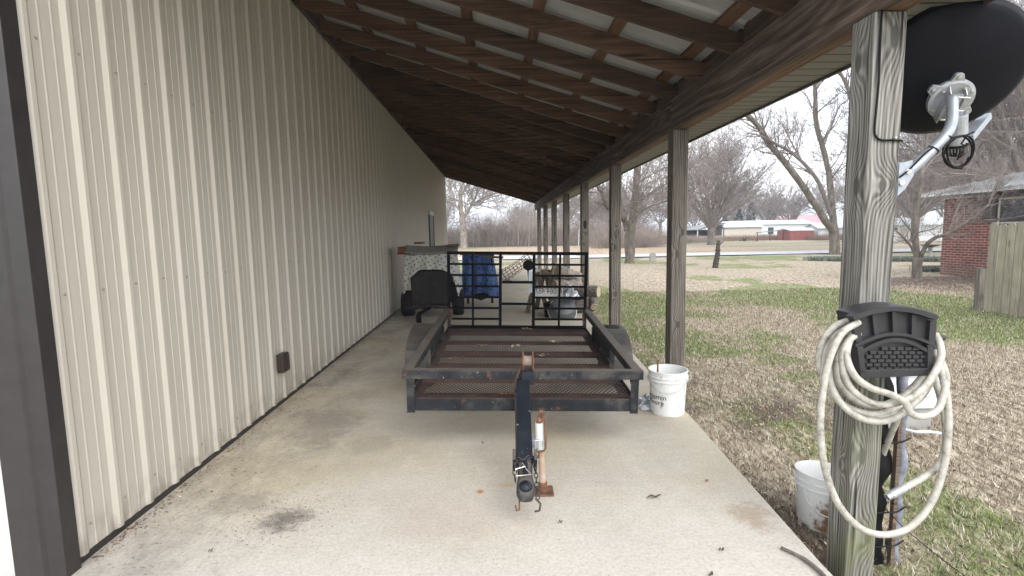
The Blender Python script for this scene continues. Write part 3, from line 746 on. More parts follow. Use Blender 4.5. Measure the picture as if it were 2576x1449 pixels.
chain([tB-sx*.03+upv*.050, tB+d*.03-sx*.0+upv*.058, tB+d*.01+sx*.05+upv*.035, tB+d*.08+sx*.056+upv*.0, tB+d*.12+sx*.05-upv*.02], 'safety_chain')
hk = tB+d*.21; mb = MB(); mb.tube([hk-sx*.05+Vector((0, 0, -.02)), hk-sx*.075+Vector((0, -.01, -.045)), hk-sx*.07+Vector((0, -.02, -.075)), hk-sx*.045+Vector((0, -.02, -.08))], .006, 6); TB(mb, 'chain_hook', M_STEEL)
mb = MB(); mb.tube([hk+sx*.03+Vector((0, 0, -.03)), hk+sx*.032+Vector((0, .0, -.085)), hk+sx*.045+Vector((0, -.0, -.09)), hk+sx*.05+Vector((0, 0, -.06))], .005, 6); TB(mb, 'chain_hook', M_RUST)
# jack, standing on the slab
JX, JY = .240, 2.76
jk = TB(MB().cyl(tl(JX-.008, JY, .25), tl(JX-.012, JY, .415), .0235, n=18), 'jack', M_WHITEWALL, smooth=False)
TB(MB().cyl(tl(JX+.004, JY, .065), tl(JX-.003, JY, .25), .0185, n=18), 'inner_tube', M_ORUST, jk)
mb = MB(); mb.bar(tl(JX+.012, JY, .003), tl(JX+.012, JY, .013), .105, .11, up=(0, 1, 0)); mb.cyl(tl(JX+.005, JY, .013), tl(JX+.005, JY, .065), .030, .024, 14); TB(mb, 'foot_plate', M_RUST, jk, bevel=.003)
mb = MB(); mb.cyl(tl(JX-.012, JY, .415), tl(JX-.006, JY-.0, .455), .018, .014, 12)
mb.lathe([(.010, -.006), (.019, -.006), (.019, .006), (.010, .006), (.010, -.006)], tl(JX-.001, JY-.01, .472), (0, 1, 0), 14)
mb.tube([tl(JX-.0, JY-.02, .462), tl(JX+.022, JY-.02, .440), tl(JX+.020, JY-.03, .275), tl(JX+.010, JY-.035, .262), tl(JX-.032, JY-.035, .258), tl(JX-.034, JY-.035, .245)], .0062, 7)
TB(mb, 'crank', M_RUST, jk, smooth=True)
mb = MB(); mb.bar(tl(.165, JY, .30), tl(JX-.02, JY, .30), .05, .05); mb.tube([tl(.20, JY-.05, .27), tl(.20, JY-.05, .33), tl(.242, JY-.05, .33), tl(.242, JY-.05, .30)], .004, 6)
TB(mb, 'bracket', M_GALV, jk); TB(MB().bar(tl(.165, JY, .205), tl(JX-.02, JY, .205), .04, .016), 'bracket', M_GALV, jk)
# bow roller on the front rail
mb = MB()
for xx in (.152, .218): mb.lathe([(.001, 0), (.070, 0), (.070, .009), (.001, .009)], (xx-.001, .0, ZT+.062), (1, 0, 0), 20); mb.prism([(xx+.009, -.03, ZT-.06), (xx+.009, .03, ZT-.06), (xx+.009, .02, ZT+.07), (xx+.009, -.02, ZT+.07)], (.005, 0, 0))
for i, v in enumerate(mb.v): mb.v[i] = (v[0]-.158, v[1], v[2])
rl = TB(mb, 'bow_roller', M_RUST, bevel=.002)
TB(MB().lathe([(.001, 0), (.038, 0), (.034, .027), (.038, .054), (.001, .054)], (.003, .0, ZT+.062), (1, 0, 0), 20), 'roller', simple('roller_pale', (.26, .21, .17), .7, var=.25, scale=30), rl, smooth=False)
mb = MB(); mb.box(-.01, -.076, ZT-.075, .066, -.036, ZT+.01); TB(mb, 'roller_block', M_TONGUE, rl)
mb = MB(); mb.tube([(-.02, -.03, ZT+.02), (-.05, -.04, ZT-.06), (-.035, -.045, ZT-.16), (-.055, -.02, ZT-.20)], .006, 6); mb.tube([(-.16, .1, ZD+.02), (-.03, .06, ZD+.03)], .006, 6); TB(mb, 'wire', M_RUST)
# licence plate hung on the gate, seen from the back
pz = GZ1-.016-hh*3.45; pxm = (gx(.618)+gx(.803))/2
plate = TB(MB().box(gx(.618)+.012, GY+.032, pz-.062, gx(.803)+.045, GY+.034, pz+.062), 'number_plate', simple('plate_back', (.50, .49, .46), .55, var=.15, scale=30), bevel=.001)
def text(body, size, name, mat, ext=.001, align='CENTER'):
    cu_ = D.curves.new(name, 'FONT'); cu_.body = body; cu_.size = size; cu_.extrude = ext; cu_.align_x = align; cu_.align_y = 'CENTER'; cu_.resolution_u = 3
    to = D.objects.new(name, cu_); COL.objects.link(to); bpy.context.view_layer.update()
    me = D.meshes.new_from_object(to.evaluated_get(bpy.context.evaluated_depsgraph_get())); D.objects.remove(to)
    me.materials.clear(); me.materials.append(mat); o = D.objects.new(name, me); COL.objects.link(o); return o
tx = text('A 064 487', .082, 'lettering', simple('plate_letters', (.05, .05, .055), .6))
for v in tx.data.vertices: v.co = Vector((-v.co.x*.88 + (gx(.618)+gx(.803))/2+.028, GY+.0305 + v.co.z*.8, pz+v.co.y*1.22))
tx.data.flip_normals(); tx.parent = plate

# ------------------------------------------------------------ satellite dish on the nearest post
PB = Vector((1.772, 2.27, 1.68))
DS = thing('satellite_dish', 'dark satellite dish seen from behind on a bent grey mast on the nearest post', 'satellite dish', (1.775, 2.27, 1.66))
foot = MB(); foot.prism([(1.772, 2.21, 1.60), (1.772, 2.33, 1.60), (1.772, 2.33, 1.76), (1.772, 2.21, 1.76)], (.004, 0, 0))
foot.prism([(1.777, 2.262, 1.61), (1.777, 2.262, 1.75), (1.835, 2.262, 1.765), (1.845, 2.262, 1.70), (1.81, 2.262, 1.64)], (0, .004, 0))
foot.prism([(1.777, 2.205, 1.61), (1.777, 2.205, 1.75), (1.835, 2.205, 1.765), (1.845, 2.205, 1.70), (1.81, 2.205, 1.64)], (0, .004, 0))
fo = foot.build('mount_foot', M_MAST, DS)
bl = MB()
for p in ((1.815, 2.203, 1.715), (1.79, 2.203, 1.665)): bl.lathe([(.012, 0), (.012, .006), (.001, .007)], p, (0, -1, 0), 6)
bl.build('bolt', M_BOLT, fo, kind='stuff')
def bez(ps, n=24):
    ps = [Vector(p) for p in ps]; out = []
    P = [ps[0]*2-ps[1]] + ps + [ps[-1]*2-ps[-2]]
    for i in range(1, len(P)-2):
        for j in range(n):
            t = j/n; a, b, c, d_ = P[i-1], P[i], P[i+1], P[i+2]
            out.append(.5*((2*b) + (c-a)*t + (2*a-5*b+4*c-d_)*t*t + (3*b-a-3*c+d_)*t**3))
    return out + [ps[-1]]
MY = 2.235
_n = Vector((-.233, -.816, -.529)).normalized(); _d = ray(2395, 252)
bc = EYE + _d*(((Vector((2.131, 2.40, 2.196))+_n*.085-EYE).dot(_n))/_d.dot(_n))
MT = bc.y - .055
mpt = [atY(2262, 452, MY), atY(2300, 420, MY), atY(2345, 378, MY), atY(2378, 342, MY), atY(2394, 305, (MY+MT)/2), atY(2396, 245, MT)]
mo = MB().tube(bez(mpt, 8), .0225, 20).build('mast', M_MAST, DS, smooth=True)
cl = MB().tube([atY(2383, 338, MY)+Vector((0, 0, 0)), ]*1 + [atY(2384, 336, MY)], .0001, 3)
for (px, py) in ((2378, 346), (2346, 378)):
    c0 = atY(px, py, MY); dd = (atY(px+20, py-24, MY)-c0).normalized() if px < 2370 else (atY(px+16, py-30, MY)-c0).normalized()
    MB().lathe([(.0235, -.003), (.0255, -.003), (.0255, .003), (.0235, .003)], c0, dd, 20).build('cable_tie', M_BLACK, mo)
# reflector: shallow bowl, its back towards the camera, facing up and away
dc = Vector((2.131, 2.40, 2.196)); nrm = Vector((-.233, -.816, -.529)).normalized()   # back normal
du, dv = Vector((1, 0, 0)), None
du = (du - nrm*du.dot(nrm)).normalized(); dv = nrm.cross(du).normalized()
if dv.z < 0: dv = -dv
rfl = MB(); RU, RV = .332, .306; NRr, NT = 14, 64; vs_ = []; fs_ = []
tw = 0
for i in range(NRr+1):
    r = i/NRr
    for k in range(NT):
        a = 2*math.pi*k/NT; x_, y_ = math.cos(a)*r*RU, math.sin(a)*r*RV
        x_, y_ = x_*math.cos(tw)-y_*math.sin(tw), x_*math.sin(tw)+y_*math.cos(tw)
        h = .060*(1-r*r) - (.0 if i < NRr else .012)
        vs_.append(dc + du*x_ + dv*y_ + nrm*h)
for i in range(NRr):
    for k in range(NT): fs_.append((i*NT+k, i*NT+(k+1) % NT, (i+1)*NT+(k+1) % NT, (i+1)*NT+k))
rfl.add(vs_, fs_); rfl.build('reflector', M_DISH, DS, smooth=True, solid=.004)
# round back plate with lugs, clamp and LNB arm
bn = nrm
bp = MB(); bp.lathe([(.001, .0), (.078, .0), (.092, -.006), (.092, -.030), (.085, -.030)], bc, bn, 36)
bpo = bp.build('back_plate', M_GALV, DS, smooth=False, bevel=.002)
for a in (100, 158, -30):
    c1 = bc + (du*math.cos(R(a)) + dv*math.sin(R(a)))*.108; d1 = (c1-bc).normalized()
    lg = MB(); lg.prism([bc+d1*.070+bn.cross(d1)*.034-bn*.004, bc+d1*.070-bn.cross(d1)*.034-bn*.004, c1+d1*.008-bn.cross(d1)*.016-bn*.004, c1+d1*.012-bn*.004, c1+d1*.008+bn.cross(d1)*.016-bn*.004], -bn*.02)
    lo_ = lg.build('lug', M_GALV, bpo, bevel=.002)
    MB().lathe([(.009, 0), (.009, .007), (.001, .009)], c1-d1*.006-bn*.003, bn, 6).build('bolt', M_BOLT, lo_)
for i, (ax_, ay_) in enumerate(((-.055, .035), (-.06, -.05), (.06, .045), (.045, -.045), (.025, .055))):
    MB().lathe([(.007, 0), (.007, .012), (.001, .014)], bc+du*ax_+dv*ay_+bn*.001, bn, 6).build('bolt', M_BOLT, bpo)
ck = MB()
for s_ in (-1, 1):
    b0 = bc + du*(s_*.033-.008); ck.prism([b0+dv*.062+bn*.001, b0-dv*.085+bn*.001, b0-dv*.095+bn*.048, b0+dv*.040+bn*.040], du*.004)
b0 = bc - du*.008; ck.bar(b0+dv*.045+bn*.052, b0-dv*.075+bn*.052, .026, .006, up=bn)
cko = ck.build('mast_clamp', M_GALV, bpo)
for q in (.03, -.03, -.075):
    MB().cyl(b0+du*-.03+dv*q+bn*.056, b0+du*.045+dv*q+bn*.056, .004, n=6).build('bolt', M_BOLT, cko)
arm = MB(); a0 = bc+du*.055-dv*.065+bn*.01; a1 = a0 + du*.045-dv*.125+bn*.03
arm.tube([a0, a1], [.036, .040], 18); aro = arm.build('feed_arm_socket', M_GALV, DS, smooth=False, bevel=.002)
MB().lathe([(.042, 0), (.042, .010), (.036, .012), (.001, .012)], a1, (a1-a0), 18).build('end_cap', M_BLACK, aro)
ar2 = a1 + du*.03; MB().bar(ar2+dv*.03, ar2+du*.12+dv*.09-nrm*.16, .045, .03).build('feed_arm', M_MAST, aro, bevel=.003)
# cables
cb = MB(); cc = atY(2412, 382, 2.25)
loop = []
for k in range(0, 61):
    a = R(100 + k*16); rr_ = .068 + .0035*math.sin(k*.7)
    loop.append(cc + Vector((math.cos(a)*rr_*.95, .012*math.sin(k*.23), math.sin(a)*rr_)))
cb.tube(loop, .0042, 7); cb.build('coax_loop', M_BLACK, DS, smooth=True)
for q in range(5):
    s0 = a1 + du*(-.03+.014*q) + Vector((0, 0, -.005)); MB().tube(bez([s0, s0+Vector((.002, 0, -.035)), s0+Vector((.012-.006*q, .0, -.055)), s0+Vector((-.02+.01*q, .01, -.035))], 5), .0034, 6).build('feed_cable', M_BLACK, DS, smooth=True)
cb = MB()
cb.tube(bez([atY(2450, 332, 2.26), atY(2425, 342, 2.24), atY(2392, 352, 2.22), atY(2372, 385, 2.2), atY(2392, 415, 2.23), atY(2420, 425, 2.24)], 8), .0042, 7)
cb.build('coax_lead', M_BLACK, DS, smooth=True); cb = MB(); cb.tube([atY(2430, 345, 2.25), atY(2418, 362, 2.25), atY(2428, 366, 2.25), atY(2432, 360, 2.25), atY(2408, 402, 2.24)], .0038, 6)
cb.build('coax_tail', M_BLACK, DS, smooth=True)
cb = MB(); cb.tube(bez([atY(2346, 372, 2.205), atY(2325, 388, 2.2), atY(2290, 424, 2.2), atY(2266, 444, 2.2), atY(2250, 452, 2.25)], 6), .0038, 6); cb.build('coax_lead', M_BLACK, DS, smooth=True)
# cable stapled on the post
ct = thing('coax_cable', 'black coax cable stapled down the nearest grey post and around its face', 'cable', (1.66, 2.195, 1.8))
pts = [(1.652, 2.192, 2.45), (1.650, 2.193, 2.30), (1.654, 2.193, 2.1), (1.650, 2.193, 1.98), (1.648, 2.194, 1.90), (1.655, 2.193, 1.865), (1.680, 2.193, 1.850), (1.72, 2.193, 1.849), (1.758, 2.193, 1.847), (1.778, 2.198, 1.846)]
MB().tube(bez(pts, 6), .0045, 7).build('cable', M_BLACK, ct, smooth=True)
mb = MB(); mb.cyl((1.738, 2.199, 1.858), (1.738, 2.183, 1.858), .004, n=8); mb.build('staple', M_BOLT, ct)

# ------------------------------------------------------------ hose holder and hose
HY = 2.055                                               # front of the holder
hl = thing('hose_holder', 'dark resin hose holder with arched top and woven panel on the nearest post', 'hose holder', (1.71, 2.19, .83))
def hp(px, py, dy=0): return atY(px, py, HY+dy)
def sheet(pts, dy, th): 
    q = [hp(x, y, dy) for x, y in pts]; mb = MB(); mb.prism(q, (0, th, 0)); return mb
def arc(x0, x1, y0, ytop, n=14): return [(x0+(x1-x0)*i/n, y0-(y0-ytop)*math.sin(math.pi*i/n)**.9) for i in range(n+1)]
outl = arc(2146, 2361, 791, 768)[::1]
body = [(2352, 812), (2348, 944), (2166, 952), (2150, 812)]
mb = sheet(outl[::-1] + [(2150, 805), (2163, 950), (2347, 940), (2354, 805)], .030, .115); bo = mb.build('body', M_HOLDER, hl, bevel=.006)
rim = arc(2144, 2363, 796, 771); rim_in = arc(2152, 2355, 806, 783)
q = rim + rim_in[::-1]; mb = MB()
for i in range(14):
    a, b, c_, d_ = hp(*rim[i], -.012), hp(*rim[i+1], -.012), hp(*rim_in[i+1], -.012), hp(*rim_in[i], -.012); mb.prism([a, b, c_, d_], (0, .04, 0))
mb.build('top_rim', M_HOLDER, bo)
def ay(x, y0=868, yt=843): return y0-(y0-yt)*math.sin(math.pi*(x-2160)/(2348-2160))
# lattice of the upper band
for i, f in enumerate((0, .24, .49, .74, .985)):
    xa = 2152+f*200; top = 806-23*math.sin(math.pi*max(.02, min(.98, f))); xb = 2163+f*184; bot = 866-22*math.sin(math.pi*max(.02, min(.98, f)))
    wv = 5.5 if 0 < i < 4 else 8
    mb = MB(); mb.prism([hp(xa-wv, top+2, .012), hp(xa+wv, top+2, .012), hp(xb+wv, bot, .012), hp(xb-wv, bot, .012)], (0, .019, 0)); mb.build('rib', M_HOLDER, bo)
def archband(x0, x1, ya, yb, yin, dy, th, name):
    mb = MB(); n = 14
    for i in range(n):
        f0, f1 = i/n, (i+1)/n
        def P(f, low): return hp(x0+(x1-x0)*f, (ya-(ya-yb)*math.sin(math.pi*f)) + (yin if low else 0), dy)
        mb.prism([P(f0, 0), P(f1, 0), P(f1, 1), P(f0, 1)], (0, th, 0))
    return mb.build(name, M_HOLDER, bo)
archband(2152, 2354, 866, 836, 8, .004, .028, 'band')
mb = MB()
for (a, b, c_, d_) in (((2156, 872), (2172, 872), (2179, 938), (2165, 938)), ((2334, 868), (2350, 868), (2348, 934), (2334, 932)), ((2164, 932), (2348, 926), (2347, 945), (2166, 952))):
    mb.prism([hp(*a, .006), hp(*b, .006), hp(*c_, .006), hp(*d_, .006)], (0, .026, 0))
mb.build('front_frame', M_HOLDER, bo, bevel=.002)
archband(2168, 2338, 880, 850, 10, .009, .022, 'panel_arch')
wv = MB()
for r_ in range(6):
    y = 874+r_*10.2; 
    for k in range(8):
        x0 = 2180+k*19.5+(9.7 if r_ % 2 else 0); x1 = x0+16
        if r_ == 0 and (x0 < 2200 or x1 > 2318): continue
        if x1 > 2336: x1 = 2336
        if x0 > 2330: continue
        f = [(x0, y), (x1, y), (x1, y+7.4), (x0, y+7.4)]; pm = [hp(a_, b_, .017) for a_, b_ in f]
        wv.prism(pm, (0, .012, 0))
wv.build('woven_panel', M_HOLDER, bo, bevel=.0015)
mb = MB(); mb.box(1.60, HY+.146, .86, 1.86, 2.197, 1.06); mb.build('mount_back', M_HOLDER, hl)
mb = MB(); p0 = hp(2362, 850, .05); mb.cyl(p0, p0+Vector((.022, 0, 0)), .012, n=10); mb.build('knob', M_HOLDER, hl)
HR = .0142
def hosetube(mb, pts, n=9, r=HR): mb.tube(bez([atY(x, y, Y) for x, y, Y in pts], 10), r, n)
hs_ = MB(); Hb = 2.135; H1 = 2.10; H2 = 2.03
# loops drooping from the holder, as (px, py, depth)
hosetube(hs_, [(2145, 803, Hb), (2098, 822, Hb), (2066, 866, Hb), (2062, 930, Hb), (2100, 1000, Hb), (2165, 1040, 2.09), (2240, 1042, 2.08), (2310, 1005, Hb), (2345, 950, Hb), (2358, 880, Hb), (2352, 845, Hb)])
hosetube(hs_, [(2152, 828, 2.12), (2112, 846, 2.11), (2086, 892, 2.10), (2090, 965, 2.09), (2125, 1025, 2.07), (2185, 1058, 2.06), (2250, 1052, 2.06), (2312, 1000, 2.10), (2340, 950, 2.14), (2350, 900, 2.16)])
hosetube(hs_, [(2155, 815, 2.15), (2108, 835, 2.14), (2075, 885, 2.13), (2078, 960, 2.12), (2118, 1015, 2.10), (2180, 1040, 2.08), (2235, 1035, 2.08), (2290, 1000, 2.12), (2330, 960, 2.16), (2345, 910, 2.16)])
hosetube(hs_, [(2160, 840, 2.09), (2134, 858, 2.065), (2118, 905, 2.05), (2135, 968, 2.04), (2180, 1008, 2.03), (2230, 1018, 2.03), (2290, 1000, 2.03), (2335, 962, 2.03), (2366, 905, 2.05), (2364, 865, 2.08), (2352, 840, 2.11)])
hosetube(hs_, [(2160, 833, 2.11), (2140, 850, 2.08), (2130, 895, 2.04), (2150, 945, 2.02), (2190, 975, 2.01), (2240, 992, 2.0), (2276, 1012, 1.995), (2292, 1040, 1.99), (2320, 1048, 1.99), (2356, 1034, 2.01), (2372, 1000, 2.04), (2380, 950, 2.08), (2366, 905, 2.11), (2356, 870, 2.13)])
hosetube(hs_, [(2158, 826, 2.13), (2125, 846, 2.12), (2104, 900, 2.12), (2108, 960, 2.12), (2148, 1005, 2.12), (2200, 1022, 2.10), (2258, 1005, 2.12), (2300, 970, 2.14), (2330, 935, 2.16)])
# the long low loop
hosetube(hs_, [(2160, 810, 2.06), (2118, 838, 2.045), (2088, 900, 2.03), (2070, 985, 2.02), (2064, 1080, 2.01), (2076, 1180, 2.005), (2110, 1270, 2.0), (2165, 1328, 2.0), (2225, 1345, 2.0), (2290, 1325, 2.005), (2345, 1260, 2.01), (2375, 1170, 2.02), (2386, 1080, 2.03), (2382, 1000, 2.05), (2366, 930, 2.09), (2350, 880, 2.13)])
# free end with the metal coupling
hosetube(hs_, [(2335, 925, 2.16), (2362, 985, 2.14), (2378, 1060, 2.11), (2378, 1130, 2.08), (2352, 1180, 2.06), (2306, 1210, 2.05), (2268, 1231, 2.045)])
# piece going down behind the post
hosetube(hs_, [(2275, 985, 2.20), (2262, 1040, 2.25), (2240, 1095, 2.30), (2222, 1140, 2.36), (2212, 1190, 2.4)])
ho = thing('garden_hose', 'thick cream garden hose coiled over the hose holder with one long loop hanging', 'hose', (1.71, 2.1, .7))
hs_.build('hose_coils', M_HOSE, ho, smooth=True)
e0, e1 = atY(2276, 1227, 2.045), atY(2226, 1254, 2.035); mb = MB()
mb.lathe([(.0155, 0), (.017, .002), (.0165, .010), (.0185, .012), (.0165, .022), (.0185, .024), (.0165, .034), (.0185, .036), (.0165, .046), (.0185, .048), (.017, .058), (.017, .070), (.0145, .072), (.0145, .092), (.011, .092), (.011, .07)], e0, e1-e0, 18)
mb.build('hose_coupling', M_GALV, ho, smooth=False)

# black sleeve and silver tarp strapped behind the post, with a lath
bt = thing('tarp_roll', 'black and silver rolled tarp with a wooden lath standing behind the nearest post', 'tarp roll', (1.95, 2.42, -.2))
mb = MB()
def wob(x, y, r, n=22, z0=-.34, z1=.78, a=.02):
    pts = []; rad = []
    for i in range(n+1):
        z = z0+(z1-z0)*i/n; pts.append((x+a*math.sin(i*1.1)*.6, y, z)); rad.append(r*(1+.14*math.sin(i*1.7)+.1*math.sin(i*.63)))
    return pts, rad
p_, r_ = wob(1.895, 2.42, .072); mb.tube(p_, r_, 12); mb.build('black_sleeve', M_BLACK, bt, smooth=True)
p_, r_ = wob(2.010, 2.38, .026, z1=.76); MB().tube(p_, r_, 10).build('silver_sleeve', M_TARP, bt, smooth=True)
MB().bar((1.958, 2.33, -.34), (1.968, 2.35, .66), .018, .024, up=(0, 1, 0)).build('lath', W_PLANK, bt)
mb = MB()
for z in (.42, .06, -.12):
    MB().tube(bez([(1.84, 2.33, z), (1.90, 2.325, z+.004), (1.97, 2.325, z+.006), (2.045, 2.36, z+.01)], 4), .004, 5).build('cord', M_BLACK, bt)

tag(MB().tube(bez([(1.93, 2.35, .07), (2.00, 2.25, -.02), (2.12, 2.05, -.12), (2.26, 1.85, -.17)], 6), .0022, 5).build('guy_string', M_BLACK), 'thin black string running from the tarp roll to the grass', 'string')
# clear plastic tote further behind, and white strap on the grass
tt = thing('plastic_tote', 'pale translucent plastic tote standing on the grass behind the hose', 'box', (3.0, 3.75, -.1))
ta, tb_ = atY(2215, 950, 3.75), atY(2362, 1028, 3.75)
mb = MB(); x0, x1, z1, z0 = ta.x, tb_.x, ta.z, tb_.z
mb.prism([(x0+.02, 3.75, z0), (x1-.02, 3.75, z0), (x1, 3.75, z1), (x0, 3.75, z1)], (0, .30, 0)); mb.build('tote_body', M_PAPER, tt, bevel=.012)
mb = MB(); mb.box(x0-.01, 3.735, z1+.001, x1+.012, 4.07, z1+.03); mb.box(x0-.0, 3.738, z0+.10, x1-.003, 3.749, z0+.115); mb.build('tote_lid', M_PAPER, tt, bevel=.006)
lg = MB(); lg.box(x0+.03, 3.78, -.16, x1-.03, 4.0, z0-.004); lg.build('tote_foot', M_CONC, tt)
pp = [atZ(x, y, -.085) for x, y in ((2275, 1080), (2305, 1086), (2335, 1086), (2368, 1090))]
tag(MB().tube(bez(pp, 5), .011, 6).build('white_strap', M_PAPER), 'short white plastic strip lying on the grass beyond the hose', 'strip')

# ------------------------------------------------------------ buckets
def bucket(name, label, loc, mat, h=.36, rt=.150, rb=.130, rot=(0, 0, 0)):
    b = thing(name, label, 'bucket', loc, 'white plastic buckets', rot)
    mb = MB()
    mb.lathe([(.001, .002), (rb, .0), (rb+.003, .01), (rt-.004, h*.76), (rt+.006, h*.765), (rt+.006, h*.785), (rt, h*.79), (rt+.001, h*.85), (rt+.008, h*.855), (rt+.008, h*.875), (rt+.001, h*.88), (rt+.003, h*.975), (rt+.008, h*.985), (rt+.006, h), (rt-.001, h), (rt-.003, h*.95), (rb-.002, .012), (.001, .012)], (0, 0, 0), (0, 0, 1), 40)
    mb.build('bucket_body', mat, b, smooth=False, local=True)
    return b
b1p = Vector((1.385, 3.985, .001))
b1 = bucket('paint_bucket', 'open white paint bucket with sticks inside and black lettering beside the second post', b1p, M_BUCKET)
mb = MB(); hb = []
for k in range(13):
    a = R(-38 - 150*k/12); hb.append((math.cos(a)*.163, math.sin(a)*.163, .30-.10*math.sin(math.pi*k/12)))
mb.tube(hb, .0022, 6); hd = mb.build('bail', M_BOLT, b1, local=True)
mb = MB(); mb.lathe([(.014, 0), (.014, .010), (.001, .012)], (math.cos(R(-38))*.152, math.sin(R(-38))*.152, .30), (math.cos(R(-38)), math.sin(R(-38)), 0), 12); mb.build('handle_boss', M_BUCKET, b1, local=True)
t1 = text('Benjamin', .052, 'lettering', M_INK, .0008, 'RIGHT'); t2 = text('Moore', .052, 'lettering', M_INK, .0008, 'RIGHT')
for t_, zc, aend in ((t1, .155, R(-112)), (t2, .108, R(-120))):
    for v in t_.data.vertices:
        a = aend + v.co.x*1.15/.139; z = zc+v.co.y*1.1; rr_ = .1305 + .0165*z/.27 + .0024 + v.co.z*.5
        v.co = Vector((rr_*math.cos(a), rr_*math.sin(a), z))
    t_.parent = b1
for (px, py, hh_, rr_, mt) in ((1655, 905, .30, .007, M_RUST), (1712, 938, .30, .008, M_BLACK)):
    q = atY(px, py, 3.98)
    o = MB().tube([(q.x+.0, 3.99, .03), (q.x, 3.98, q.z)], rr_, 7).build('stick' if mt is M_RUST else 'pry_bar', mt)
    tag(o, 'thin rusty rod standing up at the left of the white paint bucket' if mt is M_RUST else 'short dark tool leaning on the right rim of the paint bucket', 'rod' if mt is M_RUST else 'tool')
b2 = bucket('dirty_bucket', 'white bucket stained with brown mud standing in the grass behind the nearest post', (1.88, 2.74, -.30), M_BUCKETD, h=.37, rt=.155, rb=.13, rot=(R(-3), R(3), 0))
mb = MB(); mb.tube([(-.15, -.03, .29), (-.145, -.07, .22), (-.10, -.12, .17), (-.03, -.155, .155), (.05, -.16, .17)], .003, 6); mb.build('bail', M_BUCKET, b2, local=True)

# crumpled bag by the bucket, stick, leaves and pebbles on the slab
def crumple(cx, cy, rx, ry, h, seed, n=18, z0=0.0):
    mb = MB()
    def f(u, v):
        x = cx+(u-.5)*2*rx; y = cy+(v-.5)*2*ry; e = max(0, 1-((u-.5)*2)**4-((v-.5)*2)**4)
        q = mnoise.noise(Vector((u*4+seed, v*4, seed))); q2 = mnoise.noise(Vector((u*9, v*9+seed, 2)))
        return (x+q2*.2*rx, y+q*.25*ry, z0+.004+h*e*(.55+.6*q+.35*q2) if e > 0 else z0+.003+.01*abs(q))
    return mb.grid(f, n, n)
crumple(1.27, 4.20, .10, .10, .07, 3.1).build('plastic_bag', M_FOIL, smooth=False, label='crumpled grey white plastic bag on the slab left of the paint bucket', cat='bag')
crumple(1.24, 4.08, .055, .05, .03, 8.1, 10).build('torn_wrapper', M_PAPER, smooth=False, label='small torn white wrapper in front of the crumpled bag', cat='wrapper')
pp = [atZ(x, y, .012) for x, y in ((1965, 1378), (1990, 1389), (2020, 1404), (2045, 1422), (2070, 1445), (2082, 1465))]
tag(MB().tube(bez(pp, 4), [.008]*8+[.0095]*13, 7).build('fallen_stick', M_BARKD, smooth=True), 'thin crooked stick on the concrete beside the nearest post', 'stick')
def leaf(px, py, ln, wd_, rz_, label, mat, cat='leaf'):
    c_ = atZ(px, py, 0); mb = MB(); ca, sa = math.cos(rz_), math.sin(rz_)
    def f(u, v):
        x = (u-.5)*ln; wv_ = wd_*math.sin(math.pi*min(.98, max(.02, u)))*(1+.35*math.sin(u*17)); y = (v-.5)*wv_
        return (c_.x+x*ca-y*sa, c_.y+x*sa+y*ca, .004+.35*wd_*abs(v-.5)*1.2+.010*math.sin(u*5)**2)
    mb.grid(f, 10, 4); tag(mb.build(cat if cat != 'leaf' else 'dead_leaf', mat), label, cat, 'leaves and bits lying on the slab')
M_DL = simple('leaf_brown', (.10, .065, .045), .9, var=.4, scale=60); M_DLT = simple('leaf_tan', (.34, .24, .16), .9, var=.3, scale=40)
leaf(1645, 1253, .085, .022, .1, 'curled dark leaf on the concrete right of the trailer jack', M_DL)
leaf(1777, 1213, .022, .02, .5, 'small tan leaf scrap near the right edge of the slab', M_DLT)
leaf(1410, 1317, .020, .018, 0, 'tiny dark bit on the concrete below the trailer coupler', M_DL)
leaf(1815, 1387, .024, .018, 0, 'dark leaf scrap left of the fallen stick', M_DL)
leaf(1214, 1117, .02, .016, 0, 'dark bit on the concrete left of the tongue', M_DL)
leaf(530, 1390, .02, .016, .7, 'dark bit on the concrete low beside the ribbed wall', M_DL)
leaf(1788, 1450, .03, .018, .7, 'dark leaf bit at the bottom edge right of centre', M_DL)
# debris drifted along the wall foot
rnd = random.Random(5); mb = MB()
def flake(mb, x, y, z, s_, rn):
    a = rn.uniform(0, 6.3); t = rn.uniform(-.5, .5); ca, sa = math.cos(a)*s_, math.sin(a)*s_; k = rn.uniform(.25, .6); e = z+abs(t)*s_
    mb.add([(x-ca, y-sa, z+.002), (x+sa*k, y-ca*k, e+.004), (x+ca, y+sa, z+.003+s_*.2), (x-sa*k, y+ca*k, z+.004)], [(0, 1, 2, 3)])
for i in range(3800):
    y = 2.3+18*rnd.random()**1.5; d_ = abs(rnd.gauss(0, .035)) if rnd.random() < .5 else abs(rnd.gauss(0, .22))
    if d_ > .06 and mnoise.noise(Vector((d_*2.5, y*1.4, 7))) < .02: continue
    flake(mb, WX+.02+d_, y, 0, rnd.uniform(.003, .010), rnd)
for i in range(700):
    flake(mb, rnd.gauss(-1.15, .16), rnd.gauss(2.6, .14), 0, rnd.uniform(.002, .006), rnd)
tag(mb.build('leaf_debris', M_LEAF), 'fine dark leaf debris drifted along the foot of the ribbed wall', 'debris', kind='stuff')
